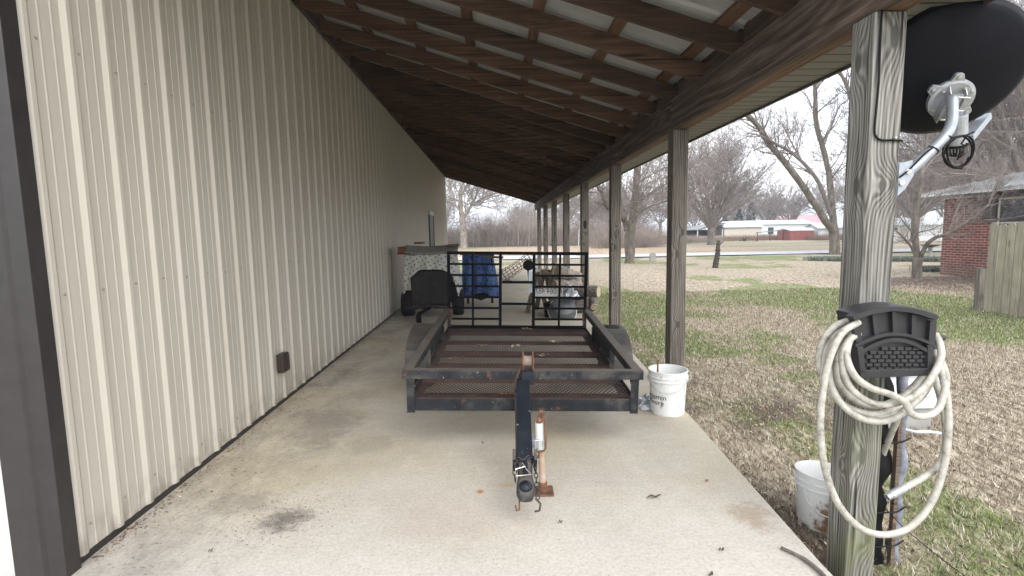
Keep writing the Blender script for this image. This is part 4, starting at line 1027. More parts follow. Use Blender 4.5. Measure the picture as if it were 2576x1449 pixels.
for i, (lx, ly) in enumerate(((-.36, 1.45), (-.05, 1.42), (.22, 1.12), (.10, 2.2), (-.55, 1.0), (.38, 1.6))):
    mb = MB(); c_ = TR.matrix_basis @ Vector((lx, ly, ZD+.006))
    for k in range(14): flake(mb, c_.x+rnd.uniform(-.06, .06), c_.y+rnd.uniform(-.03, .03), c_.z+rnd.uniform(0, .01), rnd.uniform(.012, .026), rnd)
    tag(mb.build('leaf_clump', M_LEAF), ['small clump of dead leaves left of centre on the trailer mesh', 'clump of dead leaves at the middle of the trailer mesh', 'dead leaves just behind the bow roller on the mesh', 'curled leaf at the foot of the ramp gate', 'dead leaves on the mesh near the left rail', 'leaves on the mesh toward the right rail'][i], 'leaves', 'dead leaves on the trailer floor')

# ------------------------------------------------------------ covered cart by the wall
ca_ = thing('covered_cart', 'black two-wheeled cart with a steel box body parked by the wall', 'cart', (-1.17, 9.3, 0))
mb = MB(); mb.prism([(-1.52, 9.2, .22), (-.83, 9.2, .22), (-.80, 9.2, .84), (-1.55, 9.2, .84)], (0, .62, 0)); cbo = mb.build('cart_body', simple('cart_panel', (.022, .020, .019), .7, var=.5, scale=6), ca_, bevel=.015)
mb = MB(); mb.box(-1.20, 9.185, .16, -1.165, 9.198, .80); mb.box(-1.14, 9.17, .48, -1.07, 9.198, .58); mb.tube([(-1.10, 9.16, .52), (-1.12, 9.14, .44), (-1.09, 9.14, .36)], .012, 6); mb.build('latch_bar', M_STEEL, cbo)
mb = MB(); mb.box(-.83, 9.16, .30, -.72, 9.30, .62); mb.box(-.80, 9.14, .20, -.74, 9.2, .30); mb.build('engine_block', M_BLACK, cbo)
mb = MB(); mb.box(-1.62, 9.12, .15, -.86, 9.17, .20); mb.build('frame_bar', M_STEEL, ca_); 
mb = MB(); mb.box(-1.55, 9.175, .20, -.85, 9.30, .219); mb.build('shelf', M_STEEL, ca_)
MB().box(-1.36, 8.55, .0, -1.28, 8.61, .13).build('stand_leg', M_BLACK, ca_)
MB().bar((-1.32, 8.58, .15), (-1.2, 9.15, .17), .05, .04).build('drawbar', M_BLACK, ca_)
for (x0, r_, wd_) in ((-1.72, .235, .20), (-.79, .235, .19)):
    mb = MB(); mb.lathe([(.10, .0), (r_-.02, 0), (r_, .02), (r_+.002, wd_/2), (r_, wd_-.02), (r_-.02, wd_), (.10, wd_)], (x0, 9.36, r_), (1, 0, 0), 28); wo = mb.build('wheel', M_TYRE, ca_, smooth=True)
    MB().lathe([(.001, .05), (.09, .04), (.10, .01), (.10, wd_-.01), (.001, wd_-.05)], (x0, 9.36, r_), (1, 0, 0), 16).build('rim', M_STEEL, wo)
# polka dot cloth
def cloth(fn, nu, nv, name, mat, label, cat, th=.004):
    mb = MB(); mb.grid(fn, nu, nv); return tag(mb.build(name, mat, smooth=True, solid=th), label, cat)
topL, topR, topZ = -1.62, -.72, 1.135
def pc(u, v):      # u across the front, v downwards; side drapes wrap round
    x = topL + (topR-topL)*min(1, max(0, (u-.14)/.72)); side = 0
    if u < .14: side = (.14-u)/.14
    if u > .86: side = (u-.86)/.14
    dl = .37 + .02*math.sin(u*9)
    c_ = math.exp(-((u-.13)/.09)**2)*.36 + math.exp(-((u-.91)/.075)**2)*.46
    low = topZ - (dl - .09*math.sin(math.pi*u) + c_)*v
    if u > .86: low = topZ - (.34+.44*(1-.3*side))*v
    y = 9.15 - .05*v + .020*math.sin(u*34+v*2)*v + side*.50
    xx = x - .09*v*(u < .3)*(1-u/.3) + .10*v*max(0, (u-.75)/.25) + .012*math.sin(u*50)*v
    return (xx, y, low + .01*math.sin(u*21))
cl1 = MB(); cl1.grid(pc, 60, 20); cl1.grid(lambda u, v: (topL+(topR-topL)*u, 9.15+.6*v, topZ+.004*math.sin(u*20)), 12, 8)
tag(cl1.build('dotted_cloth', M_CLOTH, smooth=True, solid=.004), 'white cloth with green dots draped over the covered cart', 'cloth')
MB().box(-1.56, 9.22, .845, -.78, 9.78, 1.125).build('cart_crate', M_DARK, ca_)
# boards lying on top
def board(a, b, w_, h_, mat, label, nm='board'):
    return tag(MB().bar(a, b, w_, h_).build(nm, mat, bevel=.003), label, 'board', 'boards on the covered cart')
board((-1.66, 9.12, 1.165), (-1.66, 9.85, 1.165), .17, .045, W_PLANKR, 'short reddish board under the left end of the grey sheet')
board((-1.68, 9.14, 1.235), (-1.68, 9.7, 1.235), .12, .085, W_PLANKR, 'reddish wood block on the left corner of the covered cart')
board((-.80, 9.12, 1.165), (-.80, 9.9, 1.165), .17, .045, W_PLANK, 'dark board under the right end of the grey sheet')
board((-.76, 9.14, 1.290), (-.76, 9.6, 1.290), .19, .030, W_PLANK, 'brown board lying on the right end of the grey sheet')
board((-1.42, 9.5, 1.335), (-1.42, 9.9, 1.335), .16, .03, W_PLANK, 'small dark board at the rear left of the grey sheet')
mb = MB(); mb.grid(lambda u, v: (-1.62+.96*u, 9.08+.30*v, 1.175+.125*v-.032*math.sin(math.pi*u)+.012*u), 24, 6)
tag(mb.build('grey_sheet', simple('grey_cardboard', (.30, .29, .265), .85, var=.12), smooth=True, solid=.008), 'sagging grey cardboard sheet on top of the covered cart', 'cardboard')
mb = MB(); mb.add([(-.98, 10.0, 1.10), (-.66, 10.0, 1.10), (-.66, 10.0, 1.40), (-.90, 10.0, 1.40)], [(0, 1, 2, 3)])
# blue draped table behind
bt2 = thing('side_table', 'dark low table hidden under the blue cloth behind the cart', 'table', (-.33, 10.5, 0))
MB().box(-.66, 10.28, 1.0, -.02, 10.9, 1.05).build('table_top', M_BLACK, bt2)
for x, y in ((-.60, 10.34), (-.60, 10.84), (-.08, 10.34), (-.08, 10.84)): MB().box(x-.025, y-.025, 0 if y > 10.6 else .25, x+.025, y+.025, .998).build('leg', M_BLACK, bt2)
MB().prism([(-.72, 10.3, .26), (-.30, 10.3, .13), (-.02, 10.3, .25), (-.02, 10.3, .32), (-.72, 10.3, .34)], (0, .4, 0)).build('shelf', M_BLACK, bt2)
def bc_(u, v):
    x = -.66+.62*u; side = max(0, (u-.86)/.14)
    return (x + .07*v*(u-.2) + .10*v*max(0, u-.3) + .014*math.sin(u*40)*v, 10.24-.05*v+.035*math.sin(u*22+1.5*v)*v + .25*side, 1.055 - (.78+.05*math.sin(u*7+1)+.06*u)*v)
cl2 = MB(); cl2.grid(bc_, 60, 24); cl2.grid(lambda u, v: (-.66+.62*u, 10.24+.6*v, 1.056), 8, 6)
tag(cl2.build('blue_cloth', M_BLUE, smooth=True, solid=.004), 'blue batik cloth hanging over the low table behind the cart', 'cloth')
tag(MB().bar((-.70, 10.35, 1.085), (-.20, 10.35, 1.075), .35, .03).build('board', W_PLANK, bevel=.003), 'dark warped board on top of the blue cloth', 'board')
tag(MB().bar((-.36, 10.32, 1.03), (.16, 10.15, 1.005), .05, .045).build('long_board', W_PLANK), 'narrow board sticking out right from the blue cloth', 'board')

# ------------------------------------------------------------ junk and logs by the posts
def sawhorse(cx, cy, rz_, label, h=.72, ln=.55):
    t = thing('sawhorse', label, 'sawhorse', (cx, cy, 0), 'wooden sawhorses', (0, 0, rz_))
    MB().bar((0, -ln/2, h), (0, ln/2, h), .045, .09).build('top_rail', W_PLANK, t, local=True)
    for sy in (-1, 1):
        for sx_ in (-1, 1): MB().bar((sx_*.03, sy*ln*.40, h-.02), (sx_*.20, sy*ln*.46, .0), .075, .038, up=(0, 1, 0)).build('leg', W_PLANK, t, local=True)
    return t
sawhorse(.86, 9.45, R(-25), 'weathered sawhorse behind the number plate with a white sheet on it')
sawhorse(1.12, 10.0, R(35), 'second sawhorse between the first one and the log pile', h=.70)
tag(MB().bar((.84, 9.25, .80), (1.30, 9.15, .58), .14, .035).build('sloping_board', W_PLANK), 'dark board sloping down from the white sheet to the logs', 'board')
def wc(u, v): return (.60+.24*u, 9.12+.15*u+.02*math.sin(v*9+u*5)+.1*math.sin(u*3), .83-.06*(1-u)-(.42-.10*u)*v+.02*math.sin(u*12))
cloth(wc, 14, 14, 'white_sheet', M_PAPER, 'white plastic sheet hanging over the nearer sawhorse', 'sheet')
def log(a, b, r0, r1, label, mat=M_BARKLOG, rough_=.12):
    a, b = Vector(a), Vector(b); t = thing('log', label, 'log', a.lerp(b, .5), 'logs piled by the posts'); mb = MB(); n = 10; pts = [a.lerp(b, i/n) for i in range(n+1)]
    mb.tube(pts, [(r0+(r1-r0)*i/n) for i in range(n+1)], 18, caps=False)
    for j, v in enumerate(mb.v):
        q = Vector(v); i = j//18; ax = pts[i]; dd = q-ax; k = 1+rough_*mnoise.noise(q*9)+rough_*.8*mnoise.noise(q*26); q = ax+dd*k; mb.v[j] = tuple(q)
    mb.build('bark', mat, t, smooth=False)
    for e, f, r_ in ((a, (a-b), r0), (b, (b-a), r1)):
        m2 = MB(); m2.lathe([(.001, -.004), (r_*.985, -.004), (r_*.985, -.02)], e, f, 18); m2.build('cut_end', M_LOGEND, t)
log((1.10, 8.95, .80), (1.52, 9.15, .66), .115, .10, 'grey barked log tilted on top of the pile', M_BARKP)
log((1.02, 8.75, .58), (1.50, 8.95, .55), .085, .09, 'split ragged log just under the topmost log', M_BARKP, .3)
log((1.25, 9.1, .43), (1.80, 8.75, .44), .105, .10, 'log sticking out past the posts with pale cut end', M_BARKLOG)
log((1.05, 9.3, .33), (1.62, 9.4, .32), .12, .11, 'dark log low in the middle of the pile', M_BARKLOG)
log((1.15, 9.15, .12), (1.80, 9.3, .12), .12, .115, 'thick log lying on the slab under the pile', M_BARKLOG)
log((1.78, 9.05, .12), (1.80, 9.3, .28), .07, .07, 'short stub of log on end outside the posts', M_BARKLOG)
log((1.05, 9.55, .12), (1.62, 9.7, .12), .13, .12, 'rearmost thick log on the slab under the pile', M_BARKLOG)
log((1.00, 9.2, .52), (1.12, 9.45, .92), .05, .045, 'thin pale upright log left of the pile top', M_BARKP)
tb2 = thing('wash_tub', 'round grey tub tipped toward the camera under the log pile', 'tub', (1.17, 8.5, 0))
ax_ = Vector((.05, -.62, .50)).normalized(); mb = MB(); cc = Vector((1.165, 8.58, .24))
mb.lathe([(.001, .02), (.17, .0), (.20, -.015), (.245, -.20), (.255, -.205), (.255, -.21), (.235, -.205), (.19, -.03), (.001, -.01)], cc, ax_, 36); mb.build('tub_shell', M_TUB, tb2, smooth=True)
mb = MB(); mb.lathe([(.247, -.198), (.259, -.2), (.259, -.214), (.247, -.214)], cc, ax_, 36); mb.build('rim', M_WHITEWALL, tb2)
mb = MB(); mb.tube(bez([(1.16, 8.55, .50), (1.22, 8.5, .58), (1.29, 8.5, .55), (1.31, 8.5, .43)], 6), .022, 10); tag(mb.build('bent_pipe', M_GALV, smooth=True), 'short bent grey pipe above the tipped tub', 'pipe')
cr = crumple(1.28, 8.60, .14, .16, .12, 5.5, z0=.40); tag(cr.build('foil_sheet', M_FOIL), 'crumpled foil sheet resting behind the rim of the grey tub', 'foil')
mb = MB(); mb.lathe([(.001, 0), (.14, 0), (.16, .25), (.14, .25), (.12, .02)], (1.0, 8.9, .0), (0, 0, 1), 20); tag(mb.build('black_pail', M_BLACK, smooth=True), 'low black pail left of the tipped grey tub', 'pail')
# plough-like frame and wire roll near the far end
wr = thing('wire_roll', 'roll of rusty wire fencing tipped over at the far end of the slab', 'wire roll', (.9, 16.5, 0))
mb = MB(); a, b = Vector((.22, 15.6, .16)), Vector((1.15, 16.0, .72)); dd = (b-a); u, v = frame(dd)
for k in range(10):
    c_ = a.lerp(b, k/9); mb.tube([c_+(u*math.cos(t*.571)+v*math.sin(t*.571))*(.17+.03*math.sin(k)) for t in range(12)], .008, 4)
for k in range(12):
    o_v = (u*math.cos(k*.523)+v*math.sin(k*.523))*.17; mb.tube([a+o_v, b+o_v*1.1], .006, 4)
mb.tube([a+Vector((.05, 0, -.1)), a+Vector((.3, 0, -.14))], .012, 5); mb.build('wire', M_RUST, wr)
hc = thing('hand_plough', 'old black iron hand plough with curved grey handles at the far end', 'plough', (1.15, 15.6, 0))
mb = MB(); mb.lathe([(.001, -.03), (.16, -.03), (.17, 0), (.16, .03), (.001, .03)], (1.02, 15.6, .50), (.2, 1, .1), 20); mb.build('iron_wheel', M_BLACK, hc)
mb = MB(); mb.bar((1.0, 15.6, .40), (1.05, 15.6, 0), .05, .05, up=(0, 1, 0)); mb.bar((1.05, 15.6, .48), (1.4, 15.7, .30), .06, .05); mb.build('frame', M_BLACK, hc)
mb = MB(); mb.tube(bez([(1.30, 15.6, .25), (1.28, 15.6, .60), (1.36, 15.6, .93), (1.48, 15.6, .90), (1.62, 15.6, .88)], 5), .016, 7); mb.tube(bez([(1.45, 15.7, .25), (1.58, 15.7, .5), (1.66, 15.7, .75)], 5), .016, 7); mb.build('handles', M_GALV, hc, smooth=True)

# ------------------------------------------------------------ background buildings
G = LZ
def gbox(name, mat, par, x0, y0, z0, x1, y1, z1, **k): return MB().box(x0, y0, z0, x1, y1, z1).build(name, mat, par, **k)
# brick house: its long wall faces the lawn (towards -X)
HX = 14.42
bh = thing('brick_house', 'red brick house with dark shuttered window and grey metal roof right of the thin tree', 'house', (HX, 12, G))
gbox('brick_wall', M_BRICK, bh, HX, 2, G-.1, HX+9, 15.95, 2.30)
eb = MB(); eb.box(HX-.46, 1.6, 2.42, HX+9.4, 16.4, 2.46); eb.build('eave_board', M_CONC, bh)
gbox('fascia', M_WHITE, bh, HX-.50, 1.6, 2.40, HX-.465, 16.42, 2.52)
rf = MB(); xa, xb, xm, yb_, zl, zh = HX-.52, HX+9.5, HX+4.5, 16.45, 2.49, 3.95
def hip(x):                                             # far edge of the roof plane at x
    return yb_ - 4.6*min(1, (x-xa)/(xm-xa), (xb-x)/(xb-xm))
for side in (0, 1):
    y = 1.2; rpr = []
    while y < yb_: rpr += [(y, 0), (y+.18, 0), (y+.20, .03), (y+.23, .03), (y+.25, 0)]; y += .30
    x0, x1 = (xa, xm) if side == 0 else (xb, xm)
    b_ = len(rf.v)
    for y, h in rpr:
        f_ = min(1, max(0, (yb_-y)/4.6)); rf.v.append((x0, y, zl+h)); rf.v.append((x0+(x1-x0)*f_, y, zl+(zh-zl)*f_+h))
    for i in range(len(rpr)-1): rf.f.append((b_+2*i, b_+2*i+2, b_+2*i+3, b_+2*i+1)); rf.mi.append(0)
rf.add([(xa, yb_, zl), (xb, yb_, zl), (xm, yb_-4.6, zh+.02)], [(0, 1, 2)])
rf.build('roof', M_GREYROOF, bh)
for yy in (13.35, 9.5):
    wn = gbox('window', M_GLASS, bh, HX-.02, yy-.75, 1.55, HX+.02, yy+.75, 2.18)
    fr_ = MB(); fr_.box(HX-.05, yy-.80, 2.181, HX-.005, yy+.80, 2.22); fr_.box(HX-.06, yy-.82, 1.50, HX-.005, yy+.82, 1.545)
    for q in (-.79, -.02, .75): fr_.box(HX-.05, yy+q, 1.546, HX-.022, yy+q+.04, 2.18)
    fr_.build('frame', M_CREAM, wn)
    for q in (.86, -1.26):
        sh = MB(); sh.box(HX-.045, yy+q, 1.52, HX-.005, yy+q+.40, 2.20)
        for r_ in range(9): sh.box(HX-.055, yy+q+.04, 1.56+r_*.07, HX-.046, yy+q+.36, 1.60+r_*.07)
        sh.build('shutter', M_TRIM, bh)
# board fence running towards the camera
fn = thing('board_fence', 'weathered greenish upright board fence in front of the brick house', 'fence', (9.0, 8, G))
y = 8.93; k = 0
while y > 3.2:
    wd_ = .142; x = 8.955 + (8.93-y)*.045; zt = 1.50+random.uniform(-.02, .02); tz = random.uniform(-.004, .004)
    mb = MB(); mb.prism([(x+tz, y, G-.02), (x+tz, y-wd_, G-.02), (x+tz, y-wd_, zt-.04), (x+tz, y-wd_+.035, zt), (x+tz, y-.035, zt), (x+tz, y, zt-.04)], (.018, 0, 0)); mb.build('board', W_FENCE, fn)
    y -= wd_+.006; k += 1
for z in (.2, 1.2): MB().bar((9.03, 8.95, z), (9.03+5.7*.045, 3.2, z), .04, .09).build('rail', W_FENCE, fn)
fp = MB(); fp.prism([(8.93, 9.02, -.2), (9.045, 9.02, -.2), (9.045, 9.02, .66), (8.93, 9.02, .68)], (0, .10, 0))
tag(fp.build('short_post', W_POST, bevel=.008), 'short grey post at the left end of the board fence', 'post')

def hut(name, label, cat, x0, y0, x1, y1, zw, zr, mw, mr, axis='x', over=.25, door=None, wins=()):
    t = thing(name, label, cat, ((x0+x1)/2, (y0+y1)/2, G)); gbox('wall', mw, t, x0, y0, G-.2, x1, y1, zw)
    mb = MB(); th = .10
    if axis == 'x':
        ym = (y0+y1)/2; mb.prism([(x0-over, y0-over, zw+.01), (x0-over, ym, zr), (x0-over, y1+over, zw+.01), (x0-over, y1+over, zw+.01+th), (x0-over, ym, zr+th), (x0-over, y0-over, zw+.01+th)], (x1-x0+2*over, 0, 0))
        for xx in (x0, x1-.06): MB().prism([(xx, y0, zw+.003), (xx, y1, zw+.003), (xx, ym, zr-.03)], (.06, 0, 0)).build('gable', mw, t)
    else:
        xm = (x0+x1)/2; mb.prism([(x0-over, y0-over, zw+.01), (xm, y0-over, zr), (x1+over, y0-over, zw+.01), (x1+over, y0-over, zw+.01+th), (xm, y0-over, zr+th), (x0-over, y0-over, zw+.01+th)], (0, y1-y0+2*over, 0))
        for yy in (y0, y1-.06): MB().prism([(x0, yy, zw+.003), (x1, yy, zw+.003), (xm, yy, zr-.03)], (0, .06, 0)).build('gable', mw, t)
    mb.build('roof', mr, t)
    for (xa, za, xb, zb) in wins:
        wv_ = gbox('window', M_GLASS, t, xa, y0-.03, za, xb, y0-.005, zb); MB().box(xa-.08, y0-.06, za-.1, xb+.08, y0-.035, za-.002).build('sill', M_WHITE, wv_)
    if door: gbox('door', door[4], t, door[0], y0-.04, door[1], door[2], y0-.006, door[3])
    return t
hut('mobile_home', 'long low white mobile home with a white roof beyond the road', 'house', 38.5, 80, 50.5, 84, 2.15, 2.75, M_WHITE, M_METROOF, wins=((39.2, .7, 39.8, 1.9), (43.6, .6, 44.5, 1.7), (46.3, .8, 47.3, 1.6)), door=(41.5, 0, 42.4, 1.9, M_TRIM))
hut('cream_garage', 'cream sided garage left of the white mobile home', 'garage', 32.9, 72, 38.3, 76.5, 1.75, 2.55, M_CREAM, M_METROOF, door=(35.2, -.1, 37.6, 1.5, M_CREAM))
cp_ = thing('carport', 'open carport with dark inside left of the cream garage', 'carport', (31, 73, G))
MB().prism([(29.0, 72, 1.55), (31, 72, 2.25), (33, 72, 2.5), (33.2, 72, 2.35), (33.0, 72, 2.3), (29.0, 72, 1.45)], (0, 5, 0)).build('roof', M_GREYROOF, cp_)
for x in (29.1, 32.7):
    for y in (72.2, 76.7): MB().bar((x, y, G), (x, y, 1.6), .12, .12, up=(0, 1, 0)).build('post', M_WHITE, cp_)
gbox('low_wall', M_WHITE, cp_, 29.1, 72.1, G, 32.6, 72.25, .55); gbox('back_wall', M_DARK, cp_, 29.2, 76.8, G, 32.8, 76.9, 1.5)
hut('red_shed', 'small red shed in front of the white mobile home', 'shed', 38.9, 66, 42.2, 69, 1.15, 1.45, M_REDW, M_WHITE, over=.05)
hut('white_shed', 'pale white metal shed right of the red shed', 'shed', 43.1, 66.5, 46.6, 69.5, 1.35, 2.05, M_WHITE, M_METROOF, door=(44, -.1, 45.6, 1.2, M_CREAM))
cn = thing('canopy_frame', 'thin dark canopy frame beside the red shed', 'canopy', (37, 67, G))
MB().bar((35.0, 67, 1.0), (39.0, 67, 1.35), .5, .08).build('canopy_roof', M_GREYROOF, cn)
for x in (35.1, 36.8, 38.6): MB().bar((x, 67, G), (x, 67, 1.0+(x-35)*.085), .07, .07, up=(0, 1, 0)).build('post', M_TRIM, cn)
hut('red_roof_barn', 'distant barn with a faded red roof above the mobile home', 'barn', 66, 112, 76, 122, 1.9, 4.5, M_WHITE, M_PINKROOF, over=.5)
hut('small_house', 'small pale house far off left of the vase shaped tree', 'house', 36.4, 97, 40.6, 101, 1.25, 2.2, M_CREAM, M_GREYROOF, wins=((37.2, .5, 37.9, 1.0), (38.8, .5, 39.5, 1.0)))
hut('white_garage', 'white building with a low white roof seen left of the brick house', 'garage', 42.4, 53, 51.5, 59, 1.55, 2.35, M_WHITE, M_METROOF, door=(43.0, -.1, 44.6, 1.2, M_CREAM), wins=((42.6, 1.0, 42.95, 1.3),))
sp = MB(); 
for k in range(26): flake(sp, 31.8+random.uniform(-1.6, 1.6), 62+random.uniform(-.5, .5), G+random.uniform(.0, .5), random.uniform(.15, .5), rnd)
tag(sp.build('scrap_heap', M_DARK), 'dark heap of scrap on the grass left of the red shed', 'scrap heap')
# garden bits
p = atZ(1643, 657, G); tag(MB().prism([(p.x-.14, p.y, G-.1), (p.x+.14, p.y, G-.1), (p.x+.14, p.y, .26), (p.x+.07, p.y, .34), (p.x-.07, p.y, .34), (p.x-.14, p.y, .26)], (0, .2, 0)).build('marker_post', M_CONC), 'pale concrete marker post beside the road', 'marker')
bb = thing('bird_bath', 'dark grey bird bath left of the brick house corner', 'bird bath', atZ(2338, 655, G))
q = bb.location.copy(); MB().lathe([(.001, 0), (.22, 0), (.20, .06), (.09, .14), (.08, .55), (.14, .62), (.001, .62)], q, (0, 0, 1), 16).build('pedestal', M_CONC, bb, smooth=True)
MB().lathe([(.001, .60), (.20, .63), (.42, .72), (.40, .73), (.1, .68), (.001, .67)], q, (0, 0, 1), 20).build('basin', M_BARKD, bb, smooth=True)
# bark post in the lawn
st = thing('snag_post', 'dark knobbly dead stump post standing alone in the lawn', 'stump', (9.15, 20.8, G))
pts = [atY(x, y, 20.8) for x, y in ((1799, 674), (1802, 655), (1805, 640), (1806, 622), (1808, 605))]
mb = MB(); bz_ = bez(pts, 5); mb.tube(bz_, [.125+.022*mnoise.noise(Vector((i*.8, 3, 1)))*2-.0025*i for i in range(len(bz_))], 9)
mb.build('snag_trunk', bark('snag_bark', (.02, .017, .014), (.085, .07, .055)), st, smooth=False)
MB().tube([pts[3]+Vector((.02, 0, .1)), pts[3]+Vector((.22, -.05, .25))], [.045, .02], 5).build('branch_stub', M_BARKD, st)

# ------------------------------------------------------------ trees
def rv(rn): return Vector((rn.gauss(0, 1), rn.gauss(0, 1), rn.gauss(0, 1))).normalized()
def twigs(mb, rn, p, d, r, ln, depth, droop=0.0, curl=.25, up=.12, minr=.004, kids=(2, 4), crook=.35, shrink=.62):
    """grows a limb and its side shoots into mb"""
    seg = 4 if depth > 0 else 3; pts = [p]; dirs = []; rr = [r]; q = p.copy(); dd = d.normalized()
    for i in range(seg):
        dd = (dd + rv(rn)*curl*crook + Vector((0, 0, up-droop*(3-depth)*.3))*.5).normalized()
        q = q + dd*(ln/seg); pts.append(q.copy()); dirs.append(dd.copy()); rr.append(max(minr*.7, r*(1-.62*(i+1)/seg)))
    mb.tube(pts, rr, 6 if r > .05 else (4 if r > .02 else 3), caps=False)
    if depth <= 0: return
    nk = rn.randint(*kids)
    for k in range(nk + 1):
        t = rn.uniform(.25, 1) if k < nk else 1.0
        i = min(seg-1, int(t*seg)); f = t*seg-i; base = pts[i].lerp(pts[i+1], f); dr = dirs[i]
        s = rv(rn); s = (s - dr*s.dot(dr)).normalized()
        ang = rn.uniform(.45, .95) if k < nk else rn.uniform(.1, .35)
        nd = (dr*math.cos(ang) + s*math.sin(ang)).normalized()
        r2 = max(minr, rr[i]*rn.uniform(.5, .72)); twigs(mb, rn, base, nd, r2, ln*shrink*rn.uniform(.75, 1.2), depth-1, droop, curl, up, minr, kids, crook, shrink)
def limb_px(path, Y, w0, w1, dz=0.0, jitter=0):
    """a limb traced at its real distance: returns points and radii"""
    pts = []
    for i, (x, y) in enumerate(path): pts.append(atY(x, y, Y + dz*i/(len(path)-1)))
    b = bez(pts, 6); k = Y/F_
    return b, [(w0+(w1-w0)*i/(len(b)-1))*k/2 for i in range(len(b))]
def tree(name, label, cat, Y, trunks, limbs, mat, matt, seed, group=None, shoots=1.0, sl=1.6, depth=3, minr=.006, droop=0, n_side=14):
    rn = random.Random(seed); base = trunks[0][0][0]; b0 = atY(*base, Y)
    t = thing(name, label, cat, (b0.x, b0.y, G), group)
    tm = MB()
    for (path, w0, w1, dz) in trunks:
        b, r = limb_px(path, Y, w0, w1, dz)
        if path is trunks[0][0]:
            b = [b[0]+Vector((0, 0, -.5))] + b; r = [r[0]*1.5] + r; r[1] *= 1.22; r[2] *= 1.08
        tm.tube(b, r, 12)
        for j in range(len(tm.v)-len(b)*12, len(tm.v)):
            v = Vector(tm.v[j]); q_ = mnoise.noise(v*2.2)*.05*Y/25; tm.v[j] = tuple(v+Vector((q_, q_*.6, 0)))
    tm.build('trunk', mat, t, smooth=True)
    cm = MB()
    for (path, w0, w1, dz) in trunks[1:] + limbs:
        if (path, w0, w1, dz) in limbs:
            b, r = limb_px(path, Y, w0, w1, dz); cm.tube(b, r, 7)
        else: b, r = limb_px(path, Y, w0, w1, dz)
        for k in range(int(n_side*shoots)):
            i = rn.randint(int(len(b)*.2), len(b)-2); d_ = (b[i+1]-b[i]).normalized(); s = rv(rn); s = (s-d_*s.dot(d_)).normalized()
            nd = (d_*.55+s*.8+Vector((0, 0, .25))).normalized(); r0 = min(r[i]*.45, .05)
            twigs(cm, rn, b[i], nd, max(r0, minr*1.6), sl*rn.uniform(.5, 1.3), depth-1 if rn.random() < .4 else depth, droop, .5, .14, minr)
        d_ = (b[-1]-b[-2]).normalized()
        for k in range(3): twigs(cm, rn, b[-1], (d_+rv(rn)*.4).normalized(), r[-1]*.9, sl*1.2, depth, droop, .5, .14, minr)
    cm.build('crown', matt, t)
    return t
Z3 = lambda pts: [(1576.5+x*.3473, 167.7+y*.3473) for x, y in pts]
Z4 = lambda pts: [(1425.6+x*.2026, 377.4+y*.2026) for x, y in pts]
Z6 = lambda pts: [(1123.7+x*.1736, 419.3+y*.1736) for x, y in pts]
ZH = lambda pts: [(2180.3+x*.3472, 335.4+y*.3472) for x, y in pts]
# big leaning tree left of the nearest post
tree('leaning_tree', 'large bare tree with leaning twin trunks just left of the nearest post', 'tree', 29.3,
     [(Z3([(1508, 1375), (1505, 1290), (1500, 1180)]), 26, 22, 0), (Z3([(1502, 1200), (1440, 1120), (1380, 1020), (1250, 830), (1120, 660), (1030, 560), (960, 440), (880, 360), (800, 300), (700, 200)]), 19, 8, -3),
      (Z3([(1508, 1200), (1490, 1060), (1478, 900), (1465, 780), (1425, 600), (1375, 420), (1365, 200), (1368, 60), (1380, -150)]), 17, 8, 2)],
     [(Z3([(1475, 1070), (1440, 960), (1385, 830), (1310, 730), (1240, 660), (1170, 605), (1080, 560), (1020, 520)]), 11, 6, -2), (Z3([(1275, 690), (1215, 590), (1165, 490)]), 5, 3, 1),
      (Z3([(1030, 580), (940, 595), (865, 645)]), 3, 1.5, -1), (Z3([(1345, 300), (1300, 210), (1245, 160)]), 4, 2, 1), (Z3([(1435, 560), (1480, 430), (1540, 290), (1590, 250)]), 4, 2, 1), (Z3([(960, 440), (930, 350), (915, 250)]), 5, 3, 1),
      (Z3([(1480, 780), (1560, 740), (1640, 650)]), 4, 2, 2), (Z3([(1375, 150), (1420, 60), (1470, -100)]), 5, 3, 1), (Z3([(1640, 300), (1600, 150), (1540, 30), (1490, -60)]), 10, 6, 0)],
     M_BARK, M_TWIG, 3, sl=1.3, depth=3, minr=.008, n_side=11)
# tree behind the third post
tree('forked_tree', 'bare forked tree with thick mottled trunk between the second and third posts', 'tree', 25.2,
     [(Z4([(780, 1405), (782, 1280), (780, 1150), (790, 960), (792, 880)]), 24, 27, 0), (Z4([(740, 1000), (720, 860), (690, 720), (650, 560), (610, 440), (560, 300)]), 14, 9, 1),
      (Z4([(800, 960), (830, 800), (845, 650), (860, 450), (876, 250), (885, 60), (880, -200)]), 20, 15, -1),
      (Z4([(700, 860), (600, 780), (500, 690), (450, 560), (400, 460), (350, 380), (280, 250)]), 13, 9, -2)],
     [(Z4([(820, 860), (880, 800), (960, 740), (1060, 690), (1220, 640)]), 6, 3, -2), (Z4([(860, 440), (980, 350), (1080, 290), (1230, 215)]), 4, 2, -2), (Z4([(870, 520), (1000, 420), (1230, 330)]), 4, 2, 1),
      (Z4([(830, 850), (1000, 740), (1240, 740)]), 4, 2, 2), (Z4([(850, 700), (960, 600), (1100, 500), (1230, 420)]), 4, 2, -3), (Z4([(660, 705), (740, 700), (820, 640)]), 3, 2, -3), (Z4([(330, 470), (290, 560), (275, 650)]), 3, 2, 0), (Z4([(480, 690), (420, 660), (300, 640)]), 4, 2, -2)],
     M_BARK, M_TWIG, 11, sl=1.1, depth=3, minr=.007, n_side=10)
